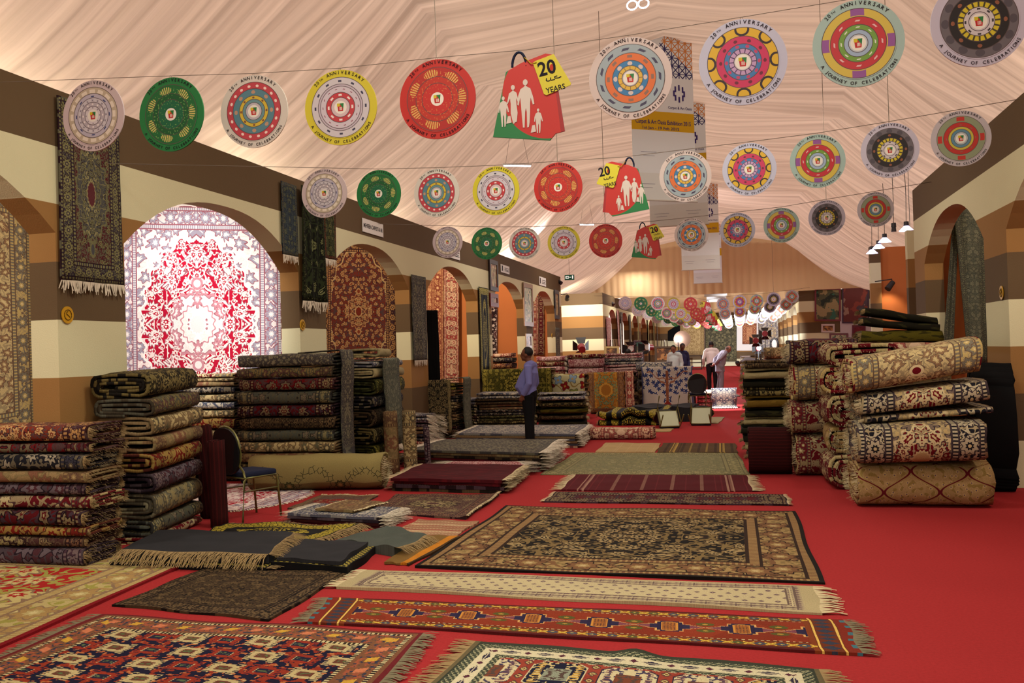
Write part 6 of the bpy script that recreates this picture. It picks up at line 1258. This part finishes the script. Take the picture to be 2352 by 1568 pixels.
def frame(label, P, mat, fcol='#6d3a20', bw=.06, group='framed pictures', th=.03, inner='#b8a888'):
    """P lower-left, lower-right, upper-right, upper-left as seen from the front"""
    P = [Vector(p) for p in P]; c = (P[0]+P[1])/2; ex = (P[1]-P[0]); W = ex.length; ex.normalize(); ez = (P[3]-P[0]); H = ez.length; ez.normalize(); n = ex.cross(ez)
    e = empty('framed_picture', c, label, 'picture', group)
    def pt(x, z, y=0): return ex*x+ez*z+n*y
    fm = plain('frame_'+fcol.strip('#'), fcol, .5, .3)
    for (x0, x1, z0, z1) in ((-W/2, W/2, 0, bw), (-W/2, W/2, H-bw, H), (-W/2, -W/2+bw, bw, H-bw), (W/2-bw, W/2, bw, H-bw)):
        a = [pt(x0, z0, th), pt(x1, z0, th), pt(x1, z1, th), pt(x0, z1, th)]; b = [pt(x0, z0), pt(x1, z0), pt(x1, z1), pt(x0, z1)]
        mk('frame_rail', a+b, [(0, 1, 2, 3), (7, 6, 5, 4), (0, 4, 5, 1), (1, 5, 6, 2), (2, 6, 7, 3), (3, 7, 4, 0)], fm, parent=e)
    i = bw; a = [pt(-W/2+i, i, th*.4), pt(W/2-i, i, th*.4), pt(W/2-i, H-i, th*.4), pt(-W/2+i, H-i, th*.4)]; mk('canvas', a, [(0, 1, 2, 3)], mat, parent=e)
PC1 = pic('picture_beige_figures', ['#a08a5c', '#7c7048', '#8a4a34', '#c0b080'], 6); PC2 = pic('picture_green_figures', ['#8a9a78', '#b8b08c', '#5c6a5a', '#c4bca0'], 5, 2.0); PC3 = pic('picture_dark_salon', ['#1c2418', '#4a4a30', '#8a7a54', '#2c5a48'], 1.6, 4.0); PC4 = pic('picture_red_brown', ['#5c2420', '#7a3428', '#46343c', '#8a6a5c'], 1.2, 6.0); PC5 = pic('picture_gold', ['#5c3a1c', '#8a5a2c', '#a87a44', '#3a2414'], 5, 8.0)
def fx(label, u0, v0, u1, v1, mat, fcol, bw=.06, x=XL+.02, group='pictures on the arcade'):
    y0, y1, zt, zb = onwall(u0, v0, u1, v1, x); frame(label, [(x, y0, zb), (x, y1, zb), (x, y1, zt), (x, y0, zt)], mat, fcol, bw, group)
fx('tall picture in a dark frame high on the fourth pier', 1122, 594, 1143, 670, PC1, '#2a1c18', .10); fx('small red-framed picture below the tall dark-framed one', 1124, 672, 1143, 706, PC5, '#6a2018', .10)
fx('tall green and white picture in a wooden frame on the fifth pier', 1200, 648, 1224, 750, PC2, '#8a6a4c', .12); fx('small picture leaning below the tall green and white one', 1206, 766, 1220, 800, PC5, '#a08a70', .08)
fx('dark-framed scroll picture at the end of the arcade', 1272, 665, 1284, 733, PC1, '#2c2a30', .12)
def fy(label, u0, v0, u1, v1, y, mat, fcol, bw=.1, group='pictures on the far right wall'): frame(label, [wy(u0, v1, y), wy(u1, v1, y), wy(u1, v0, y), wy(u0, v0, y)], mat, fcol, bw, group)
fy('large dark salon painting on the far right wall', 1871, 662, 1931, 737, 46.27, PC3, '#6a2c34', .08); fy('big reddish brown picture beside the salon painting', 1934, 656, 1996, 742, 46.27, PC4, '#3a2438', .06)
fy('small golden painting below the salon painting', 1886, 744, 1917, 763, 46.27, PC5, '#b8a8a4', .08); fy('crimson picture with a white mount, low on the far right wall', 1957, 746, 1988, 776, 46.27, pic('picture_crimson', ['#5c0f1c', '#6a1422', '#5c0f1c', '#741c2c'], 3), '#5a1c30', .10)
fy('white-mounted picture half hidden behind the dark red carpets', 1905, 765, 1948, 790, 46.27, PC2, '#6a4048', .08)
for lb, u0, v0, u1, v1, y, mt, fc in (('gilt-framed portrait on an easel left of the yellow-shirted person', 1388, 796, 1423, 836, 29.0, PC5, '#a8925c'), ('brown-framed picture right of the yellow-shirted person', 1504, 796, 1546, 832, 31.0, PC5, '#4a3824'), ('tall dark arched picture behind the yellow-shirted person', 1455, 782, 1480, 832, 34.0, PC3, '#3a2424')):
    a, b = wy(u0, v1, y), wy(u1, v1, y)
    frame(lb, [a, b, wy(u1, v0, y+.25), wy(u0, v0, y+.25)], mt, fc, .07, 'pictures on easels')
    bm = bmesh.new(); c = (a+b)/2; w_ = (b-a).length
    for sx in (-1, 1): cyl(bm, (sx*w_*.35, .04, 0), (sx*w_*.15, .30, c.z+.75), .014, seg=6)
    cyl(bm, (0, .55, 0), (0, .30, c.z+.75), .014, seg=6); box(bm, 0, .0, c.z-.03, w_*.9, .08, .03); tag(frombm('easel', bm, plain('easel_wood', '#3a2818', .7), (c.x, c.y+.06, 0)), 'wooden easel under the '+' '.join(lb.split()[:3]), 'easel', 'easels')
# pale stone-coloured backing board on the far right wall
slab('wall_far_display', 4.6, 8.6, 46.285, 46.31, .2, 3.0, plain('display_white', '#b8acb0', .8))
# pendant lamps
SHD = plain('lamp_shade_black', '#1b1a1e', .4, .4); GLOW = plain('lamp_glow', '#cfc4ff', .5, emit=9.0); GLOWW = plain('lamp_glow_white', '#f4f0ff', .5, emit=14.0)
for i, (u, v, y, on_) in enumerate([(2082, 530, 18.5, 1), (2053, 532, 19.5, 0), (2032, 556, 20.5, 1), (2018, 570, 22.0, 1), (2003, 582, 23.5, 1)]):
    p = wy(u, v, y); e = empty('pendant_lamp', p, f'black bell pendant lamp, {["nearest", "unlit second", "third", "fourth", "farthest"][i]} of the row over the right side', 'lamp', 'pendant lamps over the right side')
    bm = bmesh.new(); cyl(bm, (0, 0, .0), (0, 0, .09), .13 if on_ else .05, .04, seg=20); frombm('lamp_shade', bm, GLOW if on_ else SHD, parent=e)
    bm = bmesh.new(); cyl(bm, (0, 0, .09), (0, 0, .17), .05, .045, seg=12); frombm('lamp_holder', bm, SHD, parent=e)
    bm = bmesh.new(); top = max(.5, min(1.2, lining(min(p.x, 6.2), y)-p.z)); tube(bm, [(0, 0, .17), (.01, 0, top*.5), (0, 0, top)], .006, 5); frombm('cord', bm, SHD, parent=e)
    if on_: light('pendant_bulb', 'POINT', (p.x, p.y, p.z-.1), 8, (.9, .85, 1), size=.05)
p = wy(2096, 708, 19.0); e = empty('lantern', p, 'glowing glass lantern hanging by the right wall end', 'lamp'); bm = bmesh.new(); ell(bm, Vector((0, 0, 0)), (.07, .07, .08)); frombm('glass', bm, GLOWW, parent=e, smooth=True)
bm = bmesh.new(); cyl(bm, (0, 0, .07), (0, 0, .18), .05, .015, seg=12); tube(bm, [(0, 0, .18), (0, 0, 1.6), (0, 0, lining(p.x, 19)-p.z-.05)], .005, 5); frombm('cap', bm, SHD, parent=e)
# hanging fluorescent strips
for i, (u, v, y, L_) in enumerate([(1188, 381, 19.0, .62), (1348, 516, 29.0, .5), (1552, 671, 60, .6)]):
    p = wy(u, v, y); e = empty('hanging_strip_light', p, f'white strip light hanging from the tent, {["nearest, above the second row", "middle", "farthest"][i]}', 'lamp', 'strip lights hanging from the tent', .5)
    bm = bmesh.new(); box(bm, 0, 0, .03, L_, .07, .03, bev=.006); frombm('housing', bm, WHITEP, parent=e); bm = bmesh.new(); cyl(bm, (-L_*.46, 0, 0), (L_*.46, 0, 0), .013, seg=10); frombm('tube', bm, GLOWW, parent=e)
    for sx in (-1, 1): bm = bmesh.new(); tube(bm, [(sx*L_*.4, 0, .04), (sx*L_*.2, 0, .7), (0, 0, 1.1)], .003, 5); frombm('suspension_wire', bm, BLACKM, parent=e)
# ceiling spots seen at the top edge
for i, (u, v) in enumerate([(1452, 12), (1478, 8)]):
    p = wy(u, v, 11.0); e = empty('ring_lamp', p, f'small bright ring lamp at the top of the picture, {["left", "right"][i]} one', 'lamp', 'ring lamps'); bm = bmesh.new(); tube(bm, [(.06*math.cos(t), .02*math.sin(t), .06*math.sin(t)) for t in [k*2*PI/16 for k in range(17)]], .008, 6); frombm('ring', bm, GLOWW, parent=e)
    bm = bmesh.new(); tube(bm, [(0, 0, .06), (0, 0, .5)], .004, 5); frombm('stem', bm, CHROME, parent=e)
# exit sign
EG = plain('exit_green', '#1f5a48', .5); EW = plain('exit_white', '#d8e0d8', .5, emit=.8)
p = wy(1308, 637, 31.2); e = empty('exit_sign', p-Vector((0, 0, .08)), 'green and white running-man exit sign beyond the arcade end', 'sign'); bm = bmesh.new(); box(bm, 0, 0, .08, .32, .05, .17); frombm('housing', bm, EG, parent=e)
V, F2 = [], []; V += [(-.13, .04), (-.02, .04), (-.02, .13), (-.13, .13)]; F2.append((0, 1, 2, 3)); V += [(.09, .03), (.13, .03), (.13, .14), (.09, .14)]; F2.append((4, 5, 6, 7)); V += [(.0, .075), (.06, .075), (.06, .095), (.0, .095)]; F2.append((8, 9, 10, 11))
mk('pictogram', [(a, -.027, b) for a, b in V], F2, EW, parent=e)
mk('arrow', [(-.11, -.029, .085), (-.06, -.029, .115), (-.06, -.029, .095), (-.03, -.029, .095), (-.03, -.029, .075), (-.06, -.029, .075), (-.06, -.029, .055)], [(0, 6, 5, 4, 3, 2, 1)], EG, parent=e); bm = bmesh.new(); tube(bm, [(0, 0, .16), (0, 0, .7)], .005, 5); frombm('suspension_wire', bm, BLACKM, parent=e)
# spotlights on the wall ends
def spot(label, p, dirv, lit=False, s=1.0):
    e = empty('wall_spotlight', p, label, 'lamp', 'wall spotlights'); d = Vector(dirv).normalized(); bm = bmesh.new(); cyl(bm, d*-.08*s, d*.12*s, .05*s, .065*s, seg=14); frombm('head', bm, SHD, parent=e)
    bm = bmesh.new(); tube(bm, [d*-.05*s, d*-.05*s+Vector((0, 0, .08*s)), Vector((-.30*s, 0, .08*s))], .012*s, 6); frombm('arm', bm, SHD, parent=e)
    if lit: bm = bmesh.new(); cyl(bm, d*.121*s, d*.124*s, .055*s, seg=14); frombm('lens', bm, GLOWW, parent=e)
spot('black spotlight on an arm at the arcade end', wy(1284, 646, 30.6), (.6, -.3, -.5)); spot('black spotlight lighting the far striped wall', wy(1303, 683, 38.5), (-.2, .9, -.25), s=1.6)
spot('black spotlight on the far left arcade', wy(1404, 695, 44), (.6, -.2, -.5), s=1.4); spot('black spotlight by the terracotta panel on the right', wy(2046, 654, 24.4), (-.5, -.3, -.6), s=1.2)
light('spot_beam', 'SPOT', wy(1318, 690, 38.6), 600, (1, .9, .78), wy(1325, 722, 40.8), .1, angle=2.2, blend=.8)
light('spot_beam', 'SPOT', wy(2040, 664, 24.6), 22, (1, .75, .5), wy(2040, 740, 25.1), .08, angle=1.6)
light('fair_light', 'AREA', (-6.0, 27.5, 4.9), 260, (1, .90, .86), (-5.7, 24, 3.0), .6, .6)
# stage lamps on tripods
REDM = plain('lamp_housing_red', '#7a1418', .4, .4)
def stagelamp(label, u, v, y, aim, lit=False, hgt=None):
    p = wy(u, v, y); e = empty('stage_lamp', (p.x, p.y, 0), label, 'lamp', 'stage lamps on stands'); d = (Vector(aim)-p).normalized(); h = Vector((0, 0, p.z))
    side = d.cross(Vector((0, 0, 1))).normalized(); up_ = side.cross(d)
    bm = bmesh.new(); cyl(bm, h-d*.16, h+d*.08, .10, .12, seg=16); frombm('housing', bm, REDM, parent=e)
    for a, (w1, w2) in ((up_, (side, 1)), (-up_, (side, 1)), (side, (up_, 1)), (-side, (up_, 1))):
        o1 = h+d*.08+a*.11; o2 = o1+d*.20+a*.12; V_ = [o1-w1*.10, o1+w1*.10, o2+w1*.15, o2-w1*.15]; mk('barn_door', V_+[q+d*.006+a*.004 for q in V_], [(0, 1, 2, 3), (7, 6, 5, 4), (0, 4, 5, 1), (1, 5, 6, 2), (2, 6, 7, 3), (3, 7, 4, 0)], BLACKM, parent=e)
    bm = bmesh.new(); cyl(bm, h+d*.081, h+d*.085, .10, seg=16); frombm('lens', bm, GLOWW if lit else WHITEP, parent=e)
    bm = bmesh.new(); cyl(bm, (0, 0, .35), (0, 0, p.z-.12), .016, seg=8); frombm('pole', bm, BLACKM, parent=e)
    for k in range(3): a = k*2*PI/3+.4; bm = bmesh.new(); cyl(bm, (0, 0, .62), (.42*math.cos(a), .42*math.sin(a), .012), .011, seg=6); frombm('leg', bm, BLACKM, parent=e)
    if lit: light('stage_beam', 'SPOT', p+d*.4, lit, (.93, .93, 1), aim, .08, angle=.42, blend=.6)
stagelamp('red stage lamp with black barn doors behind the white piles', 1336, 799, 27.0, (-5.2, 30, 2.6)); stagelamp('red stage lamp beside the left easel', 1450, 800, 31.5, (-3.6, 30, 1.5)); stagelamp('red stage lamp right of the yellow-shirted person', 1490, 797, 32.5, (-4, 31, 1.6))
stagelamp('red stage lamp low on the stand before the white board', 1736, 782, 37.0, wy(1712, 765, 70), 30000); stagelamp('red stage lamp high on the stand before the white board', 1757, 766, 37.8, wy(1780, 760, 70), 9000); stagelamp('short stage lamp right behind the low one', 1742, 800, 42.0, (0, 50, 1.0))
# round bright lamp
p = wy(1557, 779, 34.0); e = empty('round_lamp', (p.x, p.y, 0), 'round white glowing lamp on a stand with a wide reflector', 'lamp'); bm = bmesh.new(); ell(bm, Vector((0, 0, p.z)), (.13, .06, .10)); frombm('bulb', bm, plain('round_lamp_glow', '#e6deff', .5, emit=40.0), parent=e, smooth=True)
bm = bmesh.new(); cyl(bm, (.14, .20, p.z), (.14, .13, p.z), .05, .30, seg=28); frombm('reflector', bm, plain('reflector_tan', '#8a7458', .6), parent=e); bm = bmesh.new(); cyl(bm, (0, .05, 0), (0, .05, p.z), .014, seg=8); cyl(bm, (0, .05, p.z), (.14, .18, p.z), .01, seg=6); frombm('pole', bm, BLACKM, parent=e)
light('round_lamp_beam', 'SPOT', (p.x+.15, p.y-.3, p.z), 900, (.95, .95, 1), (-1.2, 29, .9), .1, angle=1.7)
light('white_goods_fill', 'SPOT', (-.7, 23.2, 4.6), 4200, (1, .96, 1), (-.5, 24.5, .4), .1, angle=.55)  # added overhead without a fixture to brighten the white goods
# white-lit bench and carpets under the added spot
bm = bmesh.new(); box(bm, 0, 0, .40, 1.0, .9, .06, bev=.01); o = empty('low_table', (-.72, 24.9, 0), 'low dark table covered in white cloth right of the tree carpet', 'table'); frombm('table_top', bm, FRW, parent=o)
for sx in (-1, 1):
    for sy in (-1, 1): bm = bmesh.new(); box(bm, sx*.45, sy*.4, .185, .05, .05, .37); frombm('leg', bm, SHD, parent=o)
drape('white patterned carpet spilling over the end of the low table', (-.40, 24.35, .50), PI, .5, .46, .62, R['whiteblue'], 'white goods on the low table', seed=7, fr=FRW, t=.03, foot=.12)
for k in range(3): folded(f'pinkish folded carpet under the low table, {["bottom", "middle", "upper"][k]}', (-.72, 24.62, .02+.11*k), 0, .72, .5, .10, R['whitepink'], 'carpets under the low table', t=.02, seed=300+k, nx=4)
# benches with stacked things at the far end
for i, (u0, u1, v0, y, lb) in enumerate([(1700, 1750, 817, 46, 'dark low shelf in front of the white board'), (1745, 1800, 803, 60, 'dark low plinth under the mihrab carpet'), (1562, 1612, 817, 62, 'dark low plinth under the cream arch carpet')]):
    a, b = wy(u0, v0, y), wy(u1, v0, y); h = a.z; e = empty('display_shelf', ((a.x+b.x)/2, y, 0), lb, 'shelf', 'low display shelves'); W_ = b.x-a.x
    for z_ in (.06, h*.5, h-.03): bm = bmesh.new(); box(bm, 0, .2, z_, W_, .6, .05); frombm('shelf_board', bm, plain('shelf_brown', '#2a1c14', .6), parent=e)
    for sx in (-1, 1): bm = bmesh.new(); box(bm, sx*(W_/2-.03), .2, h/2, .05, .6, h-.05); frombm('side_panel', bm, plain('shelf_brown2', '#2c1e16', .6), parent=e)
p = wy(1779, 803, 60.1); e = empty('arched_ornament', p, 'small dark arched ornament on the far plinth', 'ornament'); bm = bmesh.new(); tube(bm, [(-.22, 0, 0), (-.22, 0, .45), (-.15, 0, .62), (0, 0, .72), (.15, 0, .62), (.22, 0, .45), (.22, 0, 0)], .05, 8); box(bm, 0, 0, .02, .7, .2, .05); frombm('arch', bm, SHD, parent=e)
bm = bmesh.new(); ell(bm, Vector((0, 0, .35)), (.16, .05, .28)); frombm('panel', bm, plain('ornament_white', '#b8b0a8', .6), parent=e, smooth=True)
# big tan heap beside the far right pier
folded('rounded tan folded carpet on top of the far right pile', (1.55, 26.5, .0), .1, .6, .6, .9, R['camel'], 'far right piles', t=.04, seed=310, nx=4)
